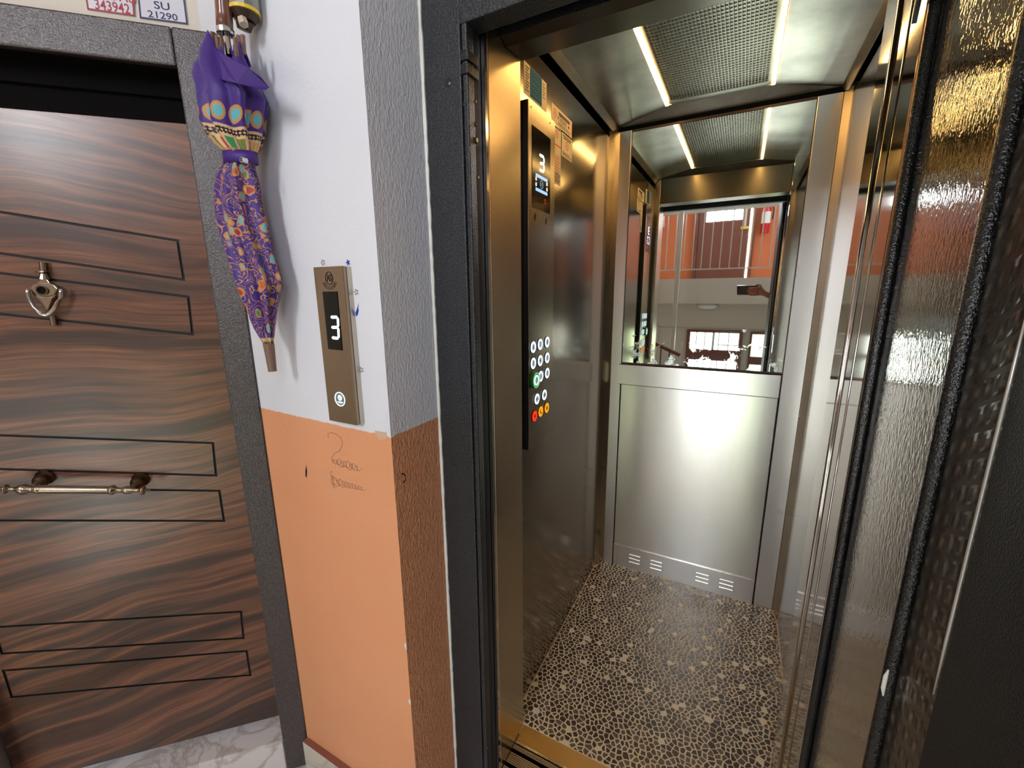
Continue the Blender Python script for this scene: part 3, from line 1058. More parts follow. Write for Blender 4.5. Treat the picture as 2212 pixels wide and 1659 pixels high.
for k, ch in enumerate('ASANS\u00d6R'):
    t0 = math.pi * (1.19 + 0.62 * k / 6)
    mtext(b, CP, ch, lx + 0.019 * math.cos(t0), lz + 0.019 * math.sin(t0) - 0.001, 0.0048, 0.0005, 0, 1, 0, t0 + math.pi / 2)
b.build('maker_emblem', MAT['ink'], cp)
bx, bz = CP.px((735.5, 862))
b = MB()
b.ring(CP, bx, bz, 0.0140, 0.0162, 0.0012, 0.0022, 32)
b.disc(CP, bx, bz + 0.0030, 0.0066, 0.0012, 0.0016, 20)
b.prism(CP, [(bx - 0.0095, bz - 0.0055), (bx + 0.0095, bz - 0.0055), (bx + 0.006, bz - 0.0095), (bx - 0.006, bz - 0.0095)], 0.0012, 0.0016)
cbt = b.build('call_button', MAT['btn_white'], cp)
b = MB()
b.disc(CP, bx, bz, 0.0168, 0.0002, 0.0011, 32)
b.build('button_disc', MAT['grey_metal'], cbt)
b = MB()
mtext(b, CP, 'AS', bx, bz + 0.0025, 0.009, 0.0019, 0, 0.8)
mtext(b, CP, 'ASANSOR', bx, bz - 0.008, 0.0038, 0.0019)
b.build('button_mark', MAT['ink'], cp)

# ================================================================== LANDING DOOR FRAME
fr = thing('elevator_door_frame', 'black hammered steel elevator door frame set into the orange wall', 'door frame', (-0.58, 0.83, 0))
LZ = 1.936
b = MB()
b.box(XREV + 0.0005, -0.541, YFR, 0.858, -0.059, 2.115)
post = b.build('left_post', MAT['black'], fr, bevel=0.003)
b = MB()
b.box(-0.541, -0.5355, YFR + 0.012, 0.858, 0.0, 2.1)
b.build('groove_filler', MAT['blackmatt'], fr)
b = MB()
b.box(-0.5355, -0.523, YFR - 0.003, 0.832, 0.0, LZ)
b.build('stop_strip', MAT['black'], fr, bevel=0.003)
b = MB()
b.box(-0.5350, -0.5245, 0.8325, 0.858, 0.0, LZ)
b.build('lock_channel', MAT['blackmatt'], fr)
b = MB()
b.box(-0.541, 0.1935, YFR - 0.002, 0.858, LZ, 2.115)
lint = b.build('lintel', MAT['black'], fr, bevel=0.003)
b = MB()
b.box(0.194, 0.302, YFR + 0.002, 0.858, 0.0, 2.115)
b.build('right_post', MAT['black'], fr, bevel=0.003)
b = MB()
b.tube([(0.1865, 0.818, 0.0), (0.1865, 0.818, LZ - 0.001)], 0.0074, 16)
b.build('rounded_edge', MAT['tube'], fr, smooth=True)
# fittings
def screw(F, px, r, h0, h1, name, mat, parent):
    b = MB()
    a, c = F.px(px, h1)
    b.disc(F, a, c, r, h0, h1, 16)
    return b.build(name, mat, parent)
FFR = Frame((0, YFR, 0), (1, 0, 0))
ho = screw(FFR, (968, 178), 0.0085, -0.004, 0.0004, 'round_hole', MAT['blackmatt'], fr)
screw(FFR, (971, 180), 0.0028, 0.0005, 0.0012, 'hole_pin', MAT['chrome'], ho)
FST = Frame((0, YFR - 0.003, 0), (1, 0, 0))
for px in ((1004, 224), (1013, 465), (1044, 1458), (1052, 1615)):
    screw(FST, px, 0.0042, -0.001, 0.0018, 'rivet', MAT['black'], fr)
FLK = Frame((-0.5245, 0, 0), (0, 1, 0))
FLS = Frame((-0.523, 0, 0), (0, 1, 0))
screw(FLS, (1029, 219), 0.0030, -0.001, 0.0008, 'plate_screw', MAT['chrome'], fr)
screw(FLS, (1030, 268), 0.0045, -0.001, 0.0008, 'lock_hole', MAT['blackmatt'], fr)
lb = screw(FLS, (1031, 303), 0.0062, -0.001, 0.0022, 'lock_plunger', MAT['blackmatt'], fr)
screw(FLS, (1031, 303), 0.0042, 0.0022, 0.0034, 'plunger_tip', MAT['chrome'], lb)
screw(FLS, (1034, 383), 0.0030, -0.001, 0.0008, 'plate_screw', MAT['chrome'], fr)
for z0 in (FST.px((1012, 118))[1], FST.px((1012, 148))[1]):
    b = MB()
    b.box(-0.5375, -0.5215, 0.803, 0.8065, z0 - 0.009, z0 + 0.009)
    b.box(-0.5225, -0.5185, 0.803, 0.842, z0 - 0.009, z0 + 0.009)
    b.build('rubber_clip', MAT['rubber'], fr, bevel=0.0015)
# bracket on the hinge side
b = MB()
FH = Frame((0.1785, 0, 0), (0, -1, 0))
b.prism(Frame((0.176, 0, 0), (0, 1, 0)), [(0.826, 1.795), (0.826, 1.92), (0.846, 1.895), (0.858, 1.82), (0.858, 1.775), (0.852, 1.80), (0.842, 1.885), (0.832, 1.90), (0.832, 1.815)], -0.003, 0.003)
b.build('hinge_bracket', MAT['rubber'], fr)
for zc in (1.80, 1.905):
    b = MB()
    b.tube([(0.1865, 0.818, zc - 0.02), (0.1865, 0.818, zc + 0.012)], 0.0092, 14)
    b.build('bracket_sleeve', MAT['rubber'], fr)

# ================================================================== LANDING DOOR (swung open on the right)
XD = 0.192
ld = thing('elevator_door', 'open landing door with embossed steel inner sheet, black border and tall narrow window', 'door', (0.22, 0.45, 0.012))
YH, YE = 0.8065, 0.10
WY0, WY1 = 0.466, 0.567
ZD0, ZD1 = -0.045, 2.05
ZW0 = 1.05
DFm = Frame((XD, 0, 0), (0, -1, 0))        # inner face, looking +X
b = MB()
b.box(XD, XD + 0.034, WY1, YH, ZD0, ZD1)
b.build('hinge_side_panel', MAT['gloss'], ld, bevel=0.002)
b = MB()
b.box(XD, XD + 0.034, YE, WY0, ZD0, ZD1)
b.build('free_side_panel', MAT['black_fine'], ld, bevel=0.002)
b = MB()
b.box(XD + 0.001, XD + 0.033, WY0 + 0.0002, WY1 - 0.0002, ZD0, ZD0 + 0.05)
b.build('window_rail', MAT['black'], ld)
b = MB()
b.box(XD + 0.001, XD + 0.033, WY0 + 0.0002, WY1 - 0.0002, ZD1 - 0.06, ZD1)
b.build('window_rail', MAT['black'], ld)
b = MB()
b.box(XD + 0.004, XD + 0.010, WY0 + 0.001, WY1 - 0.001, ZD0 + 0.051, ZD1 - 0.061)
b.build('wired_glass', MAT['wired'], ld)
b = MB()
b.tube([(XD, WY1 - 0.006, ZD0 + 0.02), (XD, WY1 - 0.006, ZD1 - 0.02)], 0.0075, 14)
b.build('window_gasket', MAT['tube'], ld, smooth=True)
b = MB()
b.tube([(XD - 0.0002, WY0 + 0.002, ZW0), (XD - 0.0004, WY0 + 0.002, ZW0 + 0.06), (XD - 0.0004, WY0 + 0.002, 1.32), (XD - 0.0002, WY0 + 0.002, 1.42)], [0.0006, 0.0015, 0.0016, 0.0006], 8)
b.build('window_edge_glint', plain('painted_edge_glint', (196, 192, 184), 0.35, 0.5), ld, smooth=True)  # pale strip painting the light caught along the window edge
b = MB()
b.tube([(XD - 0.0045, WY1 - 0.0115, 0.958), (XD - 0.0058, WY1 - 0.0115, 0.968), (XD - 0.0058, WY1 - 0.0115, 0.984), (XD - 0.0045, WY1 - 0.0115, 0.994)], [0.0008, 0.0022, 0.0022, 0.0008], 8)
b.build('paint_spot', MAT['whitepaint'], ld)

# ================================================================== CABIN SILLS
sl = thing('elevator_sill', 'gold tinted steel and ribbed aluminium sill at the elevator entrance', 'sill', (-0.16, 0.94, -0.02))
b = MB()
b.box(-0.513, 0.186, 0.968, 1.0255, -0.03, 0.0)
b.build('sill_plate', steel('gold_sill_steel', (196, 172, 124), 0.3, 0.0, 0.25, lines=False), sl)
b = MB()
b.box(-0.513, 0.186, 0.960, 0.967, -0.03, 0.0012)
b.build('chrome_lip', MAT['chrome'], sl)
def ribs(y0, y1, n):
    b = MB()
    d = (y1 - y0) / n
    for k in range(n):
        b.box(-0.513, 0.186, y0 + k * d, y0 + (k + 0.62) * d, -0.028, 0.0)
    b.box(-0.513, 0.186, y0, y1, -0.032, -0.003)
    return b.build('ribbed_tread', MAT['alu'], sl)
ribs(0.942, 0.958, 4)
ribs(0.898, 0.932, 6)
ribs(0.862, 0.888, 5)
b = MB()
b.box(-0.55, 0.20, 0.862, 0.9585, -0.05, -0.034)
b.build('sill_channel', MAT['blackmatt'], sl)

# ================================================================== ELEVATOR CABIN
cb = thing('elevator_cabin', 'open stainless steel elevator cabin with mirror and dark stone mosaic floor', 'elevator', (-0.144, 1.5, -0.05))
b = MB()
b.box(XL - 0.02, XL, YF, 1.945, 0.0, 2.056)
lw = b.build('left_wall', MAT['steel_dark'], cb)
b = MB()
b.box(XR, XR + 0.02, YF + 0.11, 1.938, 0.0, 2.056)
b.build('right_wall', MAT['steel_dark'], cb)
XI0, XI1 = -0.478, 0.178                    # inner edges of the rear pilasters
b = MB()
b.prism(Frame((0, 0, 0), (1, 0, 0), (0, 1, 0)), [(XL, 1.945), (-0.5265, YB), (-0.5265, YB + 0.03), (XL - 0.02, YB + 0.03), (XL - 0.02, 1.945)], 0.0, 2.09)
b.build('left_corner_post', MAT['steel_gold'], cb)
b = MB()
b.prism(Frame((0, 0, 0), (1, 0, 0), (0, 1, 0)), [(XR, 1.938), (XR + 0.02, 1.938), (XR + 0.02, YB + 0.03), (0.2525, YB + 0.03), (0.2525, YB)], 0.0, 2.09)
b.build('right_corner_post', MAT['steel_gold'], cb)
b = MB()
b.box(-0.526, XI0, YB, YB + 0.03, 0.0, 2.09)
b.build('left_pilaster', MAT['steel'], cb, bevel=0.0015)
b = MB()
b.box(XI1, 0.252, YB, YB + 0.03, 0.0, 2.09)
b.build('right_pilaster', MAT['steel'], cb, bevel=0.0015)
b = MB()
b.box(XI0 + 0.003, XI1 - 0.003, YB + 0.005, YB + 0.02, 1.086, 2.082)
b.build('mirror', MAT['mirror'], cb)
b = MB()
b.box(XI0, XI1, YB + 0.008, YB + 0.03, 1.0775, 1.0855)
b.box(XI0, XI0 + 0.0028, YB + 0.002, YB + 0.03, 1.0855, 2.084)
b.box(XI1 - 0.0028, XI1, YB + 0.002, YB + 0.03, 1.0855, 2.084)
b.box(XI0, XI1, YB + 0.004, YB + 0.03, 2.0825, 2.092)
b.build('mirror_edging', plain('dark_brown_edging', (52, 40, 34), 0.5), cb)
b = MB()
b.box(-0.489, 0.176, YB - 0.012, YB + 0.006, 0.979, 1.077)
b.build('hand_rail_band', MAT['steel'], cb, bevel=0.004)
b = MB()
b.box(XI0 + 0.005, XI1 - 0.006, YB + 0.003, YB + 0.02, 0.122, 0.985)
b.build('lower_panel', steel('scuffed_brushed_steel', (226, 225, 222), 0.26, 0.8, 0.0, streak=0.12), cb)
b = MB()
b.box(XI0 + 0.001, XI1 - 0.001, YB + 0.016, YB + 0.03, 0.0, 1.08)
b.build('panel_gap', MAT['blackmatt'], cb)
b = MB()
b.box(XI0 + 0.005, XI1 - 0.006, YB - 0.001, YB + 0.02, 0.0, 0.119)
kick = b.build('kick_plate', MAT['steel'], cb)
b = MB()
b.box(XI0 + 0.005, XI1 - 0.006, YB - 0.003, YB + 0.004, 0.1192, 0.1215)
b.build('kick_trim', MAT['chrome'], kick)
KP = Frame((0, YB - 0.001, 0), (1, 0, 0))
slot_src = None
for (xa, ya, xb_, yb_) in ((1359, 1199, 1383, 1207), (1405, 1212.5, 1430, 1221), (1503, 1240, 1531, 1249), (1554, 1254, 1584, 1263)):
    a0, c0 = KP.px((xa, ya))
    a1, c1 = KP.px((xb_, yb_))
    for k in range(3):
        zc = 0.083 - k * 0.021
        b = MB()
        am, hw = (a0 + a1) / 2, (a1 - a0) / 2
        b.prism(KP, [(am - hw - 0.002, zc - 0.003), (am + hw + 0.002, zc - 0.003), (am + hw + 0.002, zc + 0.0042), (am - hw - 0.002, zc + 0.0042)], 0.0002, 0.0006, 1)
        prf = [(-0.0035, 0.0006), (-0.002, 0.0034), (0.001, 0.0044), (0.0036, 0.0026), (0.0042, 0.0006)]
        vs = [KP.w(am - hw, zc + p, h) for p, h in prf] + [KP.w(am + hw, zc + p, h) for p, h in prf]
        b.add(vs, [(j, j + 1, 6 + j, 5 + j) for j in range(4)] + [(4, 3, 2, 1, 0), (5, 6, 7, 8, 9)])
        b.build('vent_louvre', [plain('bright_louvre_%d' % len(bpy.data.materials), (236, 232, 222), 0.3, 0.6), MAT['blackmatt']] if slot_src is None else slot_src, kick, smooth=False)
        if slot_src is None:
            slot_src = [m for m in bpy.data.objects[-1].data.materials] if False else [bpy.data.materials[q.name] for q in kick.children[-1].data.materials]

# front returns
b = MB()
b.box(XL - 0.02, -0.5145, 0.872, YF + 0.0, 0.0, 2.25)
b.build('left_front_return', MAT['steel_gold'], cb, bevel=0.0025)
b = MB()
b.box(-0.527, -0.5155, 0.8605, 0.871, 0.0, 2.1)
b.build('edge_bead', MAT['chrome'], cb)
b = MB()
b.box(0.1885, 0.30, 0.868, YF + 0.105, 0.0, 2.25)
b.build('right_front_return', MAT['polished'], cb, bevel=0.0015)
b = MB()
b.tube([(0.1875, 1.02, 0.002), (0.1875, 1.02, 1.93)], 0.0042, 10)
b.build('silver_bead', MAT['chrome'], cb, smooth=True)
b = MB()
b.tube([(0.1885, 0.945, 0.002), (0.1885, 0.945, 1.93)], 0.0018, 8)
b.build('return_seam', MAT['chrome'], cb, smooth=True)
# header over the entrance
b = MB()
b.prism(Frame((0, 0, 0), (0, 1, 0)), [(0.93, 1.962), (0.952, 1.952), (1.03, 1.957), (1.03, 2.3), (0.93, 2.3)], -0.513, 0.1875)
b.build('header', steel('dark_header_steel', (110, 104, 92), 0.3, 0.4), cb)
b = MB()
b.box(-0.5135, 0.1875, 0.926, 0.9298, 1.961, 2.2)
b.build('header_face', MAT['black'], cb)

# ceiling: sloped trays, light strips, egg-crate grille
XC0, XC1, YC0, YC1 = -0.534, 0.246, 1.035, 2.006
XG0, XG1, YG0, YG1 = -0.332, 0.040, 1.10, 1.932
ZG = 2.128
def tray(pts, name):
    b = MB()
    top = [Vector(p) + Vector((0, 0, 0.003)) for p in pts]
    n = len(pts)
    b.add([Vector(p) for p in pts] + top, [tuple(range(n)), tuple(range(2 * n - 1, n - 1, -1))] + [(i, (i + 1) % n, n + (i + 1) % n, n + i) for i in range(n)])
    return b.build(name, MAT['steel_ceil'], cb)
tray([(XC0, YC0, ZC), (XC0, YC1, ZC), (XG0, YG1, ZG), (XG0, YG0, ZG)], 'left_ceiling_tray')
tray([(XC1, YC1, ZC), (XC1, YC0, ZC), (XG1, YG0, ZG), (XG1, YG1, ZG)], 'right_ceiling_tray')
tray([(XC0, YC1, ZC), (XC1, YC1, ZC), (XG1, YG1, ZG), (XG0, YG1, ZG)], 'rear_ceiling_tray')
tray([(XC1, YC0, ZC), (XC0, YC0, ZC), (XG0, YG0, ZG), (XG1, YG0, ZG)], 'front_ceiling_tray')
b = MB()
b.prism(Frame((0, 0, 0), (1, 0, 0)), [(XC0, ZC + 0.001), (XC0 - 0.016, ZC - 0.022), (XC0 - 0.013, ZC - 0.022), (XC0 + 0.004, ZC + 0.001)], -YC1, -YC0)
b.build('ceiling_rim', MAT['steel_ceil'], cb)
b = MB()
b.prism(Frame((0, 0, 0), (1, 0, 0)), [(XC1, ZC + 0.001), (XC1 + 0.016, ZC - 0.022), (XC1 + 0.013, ZC - 0.022), (XC1 - 0.004, ZC + 0.001)], -YC1, -YC0)
b.build('ceiling_rim', MAT['steel_ceil'], cb)
b = MB()
b.box(XL - 0.1, XR + 0.1, YF - 0.0, YB + 0.06, 2.19, 2.2)
b.box(XL - 0.10, XL - 0.09, YF, YB + 0.06, 1.9, 2.19).box(XR + 0.09, XR + 0.1, YF, YB + 0.06, 1.9, 2.19)
b.box(XL - 0.1, XR + 0.1, YB + 0.05, YB + 0.06, 1.9, 2.19)
b.build('cabin_roof', MAT['blackmatt'], cb)
b = MB()
b.box(XG0 + 0.001, XG1 - 0.001, YG0 + 0.001, YG1 - 0.001, ZG + 0.012, ZG + 0.016)
b.build('reflector_plate', steel('reflector_steel', (206, 204, 190), 0.3, 0.0, 0.2, lines=False), cb)
b = MB()
X0, X1, Y0, Y1 = -0.306, 0.014, YG0 + 0.004, 1.898
nx, ny = 32, 46
for k in range(nx + 1):
    x = X0 + (X1 - X0) * k / nx
    b.box(x - 0.0009, x + 0.0009, Y0, Y1, ZG + 0.001, ZG + 0.0042)
for k in range(ny + 1):
    y = Y0 + (Y1 - Y0) * k / ny
    b.box(X0, X1, y - 0.0009, y + 0.0009, ZG + 0.0012, ZG + 0.0045)
gr = b.build('ceiling_grille', steel('grille_steel', (150, 146, 134), 0.3, 0.0, 0.2, lines=False), cb)
b = MB()
b.box(X0 - 0.002, X1 + 0.002, 1.899, YG1 - 0.002, ZG, ZG + 0.006)
b.box(XG0 + 0.001, X0 - 0.002, YG0 + 0.002, YG1 - 0.002, ZG + 0.002, ZG + 0.006)
b.box(X1 + 0.002, XG1 - 0.001, YG0 + 0.002, YG1 - 0.002, ZG + 0.002, ZG + 0.006)
b.build('grille_border', MAT['steel_ceil'], cb)
for x in (-0.324, 0.032):
    b = MB()
    b.box(x - 0.0055, x + 0.0055, YG0 + 0.02, 1.922, ZG - 0.005, ZG + 0.0015)
    b.build('light_strip', MAT['led'], cb)

# control panel on the left wall
PH = 0.016
PF = Frame((XL + PH, 0, 0), (0, 1, 0))
q = [PF.px(p) for p in ((1141, 212), (1196, 261), (1195, 930), (1143, 972))]
y0, y1 = (q[0][0] + q[3][0]) / 2, (q[1][0] + q[2][0]) / 2
z1, z0 = (q[0][1] + q[1][1]) / 2, (q[2][1] + q[3][1]) / 2
b = MB()
b.fbox(PF, y0, y1, z0, z1, -0.003, 0.0)
pan = b.build('control_panel', steel('control_panel_steel', (168, 158, 142), 0.22, 0.6, 0.06), cb, bevel=0.0008)
b = MB()
b.fbox(PF, y0 - 0.001, y1 + 0.0015, z0 - 0.003, z1 - 0.001, -PH + 0.0005, -0.0031)
b.build('panel_box', MAT['blackmatt'], pan)
b = MB()
dsp = [PF.px(p) for p in ((1149, 448), (1188, 462), (1188, 300), (1149, 269))]
dy0, dy1 = (dsp[0][0] + dsp[3][0]) / 2, (dsp[1][0] + dsp[2][0]) / 2
dz0, dz1 = (dsp[0][1] + dsp[1][1]) / 2, (dsp[2][1] + dsp[3][1]) / 2
b.fbox(PF, dy0, dy1, dz0, dz1, 0.0002, 0.001)
b.build('floor_display', MAT['screen'], pan)
dc = (dy0 + dy1) / 2
def PP(*pp):
    return [PF.px(p, 0.0012) for p in pp]
b = MB()
d3 = PP((1165, 334), (1175, 340), (1175, 355), (1166, 352), (1175, 371), (1165, 367))
seg7(b, PF, [(d3[0], d3[1]), (d3[1], d3[2]), (d3[3], d3[2]), (d3[2], d3[4]), (d3[5], d3[4])], 0.0075, 0.0011, 0.0016)
b.build('display_digit', MAT['digit'], pan)
b = MB()
u0, u1 = dy0 + 0.022, dy1 - 0.022
zb1, zb0 = PF.px((1167, 383))[1], PF.px((1167, 413))[1]
for zc in (zb0, zb1):
    b = MB()
    b.fbox(PF, u0, u1, zc - 0.0042, zc + 0.0042, 0.0011, 0.0015)
    b.build('display_bar', MAT['bluebar'], pan)
for u in (u0, u1 - 0.006):
    for zz in (zb0 + 0.008, zb0 + 0.0225):
        b = MB()
        b.fbox(PF, u, u + 0.006, zz, zz + 0.009, 0.0011, 0.0015)
        b.build('display_dash', MAT['digit'], pan)
b = MB()
zbm = (zb0 + zb1) / 2
b.ring(PF, dc, zbm, 0.0095, 0.0115, 0.0011, 0.0014, 20)
mtext(b, PF, 'AS', dc, zbm, 0.013, 0.0013)
b.build('display_emblem', MAT['dimlogo'], pan)
b = MB()
b.ring(PF, dc + 0.026, PF.px((1175, 435))[1], 0.005, 0.0072, 0.0011, 0.0014, 14)
b.build('display_warning', MAT['redmark'], pan)
for px in ((1156, 468), (1180, 478)):
    b = MB()
    a, c = PF.px(px)
    b.prism(PF, [(a - 0.007, c), (a, c - 0.011), (a + 0.007, c), (a, c + 0.011)], 0.0002, 0.0006)
    b.build('diamond_mark', MAT['ink'], pan)
for px in ((1147, 231), (1188, 266)):
    b = MB()
    a, c = PF.px(px)
    b.disc(PF, a, c, 0.0022, 0.0002, 0.0006, 10)
    b.build('panel_screw', MAT['ink'], pan)
def button(px, txt, mat, inner, r=0.0185):
    a, c = PF.px(px, 0.004)
    b = MB()
    b.disc(PF, a, c, r + 0.001, 0.0002, 0.002, 28)
    o = b.build('floor_button', MAT['blackmatt'], pan)
    b = MB()
    b.ring(PF, a, c, r * 0.62, r * 0.98, 0.002, 0.0036, 28)
    b.build('lit_ring', mat, pan)
    b = MB()
    b.disc(PF, a, c, r * 0.60, 0.002, 0.003, 24)
    b.build('button_cap', inner, pan)
    b = MB()
    if callable(txt):
        txt(b, a, c)
    else:
        mtext(b, PF, txt, a, c, 0.019, 0.0033, 0, 0.9, 0.02)
    b.build('button_symbol', MAT['ink'] if inner is not MAT['screen'] else mat, pan)
grey_cap = glow('pale_lit_button_cap', (205, 225, 235), 0.42, (150, 156, 158))
R = 0.0175
for px, t in (((1153, 750), '6'), ((1168, 744), '7'), ((1183, 739), '8'), ((1153, 785), '3'), ((1168, 779), '4'), ((1183, 773), '5'), ((1169, 813), '1'), ((1183, 806), '2')):
    button(px, t, MAT['btn_white'], grey_cap, R)
def sym_close(b, a, c):
    b.prism(PF, [(a - 0.008, c - 0.006), (a - 0.001, c), (a - 0.008, c + 0.006)], 0.0031, 0.0035)
    b.prism(PF, [(a + 0.008, c + 0.006), (a + 0.001, c), (a + 0.008, c - 0.006)], 0.0031, 0.0035)
def sym_open(b, a, c):
    b.prism(PF, [(a - 0.002, c - 0.006), (a - 0.002, c + 0.006), (a - 0.009, c)], 0.0031, 0.0035)
    b.prism(PF, [(a + 0.002, c + 0.006), (a + 0.002, c - 0.006), (a + 0.009, c)], 0.0031, 0.0035)
button((1161, 862), sym_close, MAT['btn_white'], grey_cap, R)
button((1177, 853), sym_open, MAT['btn_white'], grey_cap, R)
def sym_alarm(b, a, c):
    star(PF, a, c, 0.008, 0.001, b, True, 0.0)
    for v in range(len(b.v)):
        q = Vector(b.v[v]) + PF.n * 0.003
        b.v[v] = tuple(q)
def sym_phone(b, a, c):
    b.line(PF, [(a - 0.004, c + 0.006), (a - 0.005, c), (a - 0.001, c - 0.005), (a + 0.005, c - 0.006)], 0.0035, 0.0031, 0.0035)
def sym_bell(b, a, c):
    b.prism(PF, [(a - 0.007, c - 0.005), (a + 0.007, c - 0.005), (a + 0.004, c), (a + 0.003, c + 0.006), (a - 0.003, c + 0.006), (a - 0.004, c)], 0.0031, 0.0035)
button((1156, 899), sym_alarm, MAT['btn_red'], MAT['btn_red'], R)
button((1169, 889), sym_phone, MAT['btn_yellow'], MAT['btn_yellow'], R)
button((1182, 881), sym_bell, MAT['btn_yellow'], MAT['btn_yellow'], R)
# raised green ground-floor button
a, c = PF.px((1155, 821), 0.006)
b = MB()
b.disc(PF, a, c, 0.026, 0.0002, 0.012, 30)
b.build('green_bezel', plain('green_plastic', (30, 120, 44), 0.35), pan, bevel=0.002)
b = MB()
b.ring(PF, a, c, 0.0205, 0.0235, 0.0122, 0.0135, 30)
b.build('green_ring', glow('green_ring_light', (120, 230, 150), 0.8), pan)
b = MB()
b.ring(PF, a, c, 0.012, 0.0165, 0.0122, 0.0135, 26)
b.build('lit_ring', MAT['btn_white'], pan)
b = MB()
b.disc(PF, a, c, 0.0115, 0.0122, 0.013, 24)
b.build('button_cap', grey_cap, pan)
b = MB()
mtext(b, PF, '0', a, c, 0.019, 0.0134, 0, 0.9, 0.02)
b.build('button_symbol', MAT['ink'], pan)

# notices on the left wall
SF = LEFT
def sheet(name, px4, mat, h=0.0006):
    q = [SF.px(p) for p in px4]
    ya, yb = (q[0][0] + q[3][0]) / 2, (q[1][0] + q[2][0]) / 2
    zb, za = (q[0][1] + q[1][1]) / 2, (q[2][1] + q[3][1]) / 2
    b = MB()
    b.fbox(SF, ya, yb, za, zb, 0.0002, h)
    return b.build(name, mat, cb), ya, yb, za, zb
def prints(o, rects, mat, name='print_line', h0=0.0007, h1=0.001):
    for r in rects:
        b = MB()
        b.fbox(SF, r[0], r[1], r[2], r[3], h0, h1)
        b.build(name, mat, o)
def emblem(o, a, c, r):
    b = MB()
    b.ring(SF, a, c, r * 0.8, r, 0.0007, 0.001, 20)
    e = b.build('emblem_ring', MAT['sticker_orange'], o)
    b = MB()
    mtext(b, SF, 'AS', a, c, r * 1.2, 0.0009)
    b.build('emblem_letters', MAT['sticker_orange'], o)
o, ya, yb, za, zb = sheet('blue_notice', ((1132, 128), (1180, 182), (1180, 243), (1131, 200)), MAT['paper'])
b = MB()
b.fbox(SF, ya + 0.036, yb - 0.034, za + 0.004, zb - 0.001, 0.0007, 0.001)
b.build('blue_field', MAT['sticker_blue'], o)
prints(o, [(ya + 0.008, ya + 0.030 - 0.006 * (k % 3 == 1), za + 0.010 + k * 0.0068, za + 0.0135 + k * 0.0068) for k in range(9)], MAT['ink'])
prints(o, [(yb - 0.028, yb - 0.014 + 0.004 * (k % 2), za + 0.010 + k * 0.0068, za + 0.012 + k * 0.0068) for k in range(3, 9)], MAT['ink'])
prints(o, [(ya + 0.042, yb - 0.044 - 0.01 * (k % 3), za + 0.014 + k * 0.0065, za + 0.0155 + k * 0.0065) for k in (0, 2, 4, 6, 8)], MAT['ink_navy'], h0=0.0011, h1=0.0013)
o, ya, yb, za, zb = sheet('load_notice', ((1191, 222), (1235, 262), (1235, 301), (1191, 260)), MAT['paper'])
prints(o, [(ya + 0.058, yb - 0.022, zb - 0.017, zb - 0.007)], MAT['ink_navy'], 'purple_bar')
b = MB()
mtext(b, SF, '4 \u0130NSAN', ya + 0.088, za + 0.024, 0.021, 0.0009, 0, 0.95, 0.01)
b.build('lettering', MAT['ink'], o)
b = MB()
mtext(b, SF, '4 PERSONS-320 Kg', ya + 0.104, za + 0.009, 0.0135, 0.0009, 0, 0.95, 0.01)
b.build('lettering', MAT['ink'], o)
prints(o, [(yb - 0.036, yb - 0.026, za + 0.020, za + 0.028)], MAT['ink'], 'square_mark')
prints(o, [(yb - 0.009, yb - 0.006, za + 0.01, zb - 0.008)], MAT['sticker_orange'], 'orange_stripe')
emblem(o, ya + 0.028, za + 0.030, 0.0125)
o, ya, yb, za, zb = sheet('rules_notice', ((1197, 268), (1211, 281), (1211, 405), (1197, 394)), MAT['paper'])
emblem(o, ya + 0.020, zb - 0.022, 0.0115)
prints(o, [(ya + 0.003, yb - 0.003, zb - 0.055, zb - 0.051)], MAT['sticker_orange'], 'orange_stripe')
prints(o, [(ya + 0.004, yb - 0.008 - 0.006 * (k % 2), zb - 0.085 - k * 0.008, zb - 0.083 - k * 0.008) for k in range(6)], MAT['sticker_orange'])
prints(o, [(ya + 0.003, yb - 0.003, zb - 0.006, zb - 0.002)], MAT['ink_navy'], 'purple_bar')
prints(o, [(ya + 0.004, yb - 0.006 - 0.008 * (k % 3 == 0), za + 0.006 + k * 0.0045, za + 0.0078 + k * 0.0045) for k in range(7)], MAT['ink'])
o, ya, yb, za, zb = sheet('capacity_notice', ((1213, 284), (1235, 304), (1235, 352), (1213, 335)), MAT['paper'])
emblem(o, (ya + yb) / 2, (za + zb) / 2 + 0.004, 0.013)
prints(o, [(ya + 0.008, yb - 0.010 - 0.01 * (k % 2), za + 0.006 + k * 0.006, za + 0.008 + k * 0.006) for k in range(2)], MAT['ink'])
prints(o, [(ya + 0.01, yb - 0.01, zb - 0.008, zb - 0.005), (ya + 0.015, yb - 0.015, zb - 0.014, zb - 0.011)], MAT['ink'])

# small litter by the sill
b = MB()
FLR = Frame((0, 0, 0), (1, 0, 0), (0, 1, 0))
b.prism(FLR, [(-0.500, 1.080), (-0.487, 1.076), (-0.482, 1.088), (-0.492, 1.098)], 0.0015, 0.0045)
tag(b.build('paper_scrap', MAT['paper']), 'tiny white paper scrap on the mosaic floor by the steel jamb', 'scrap')

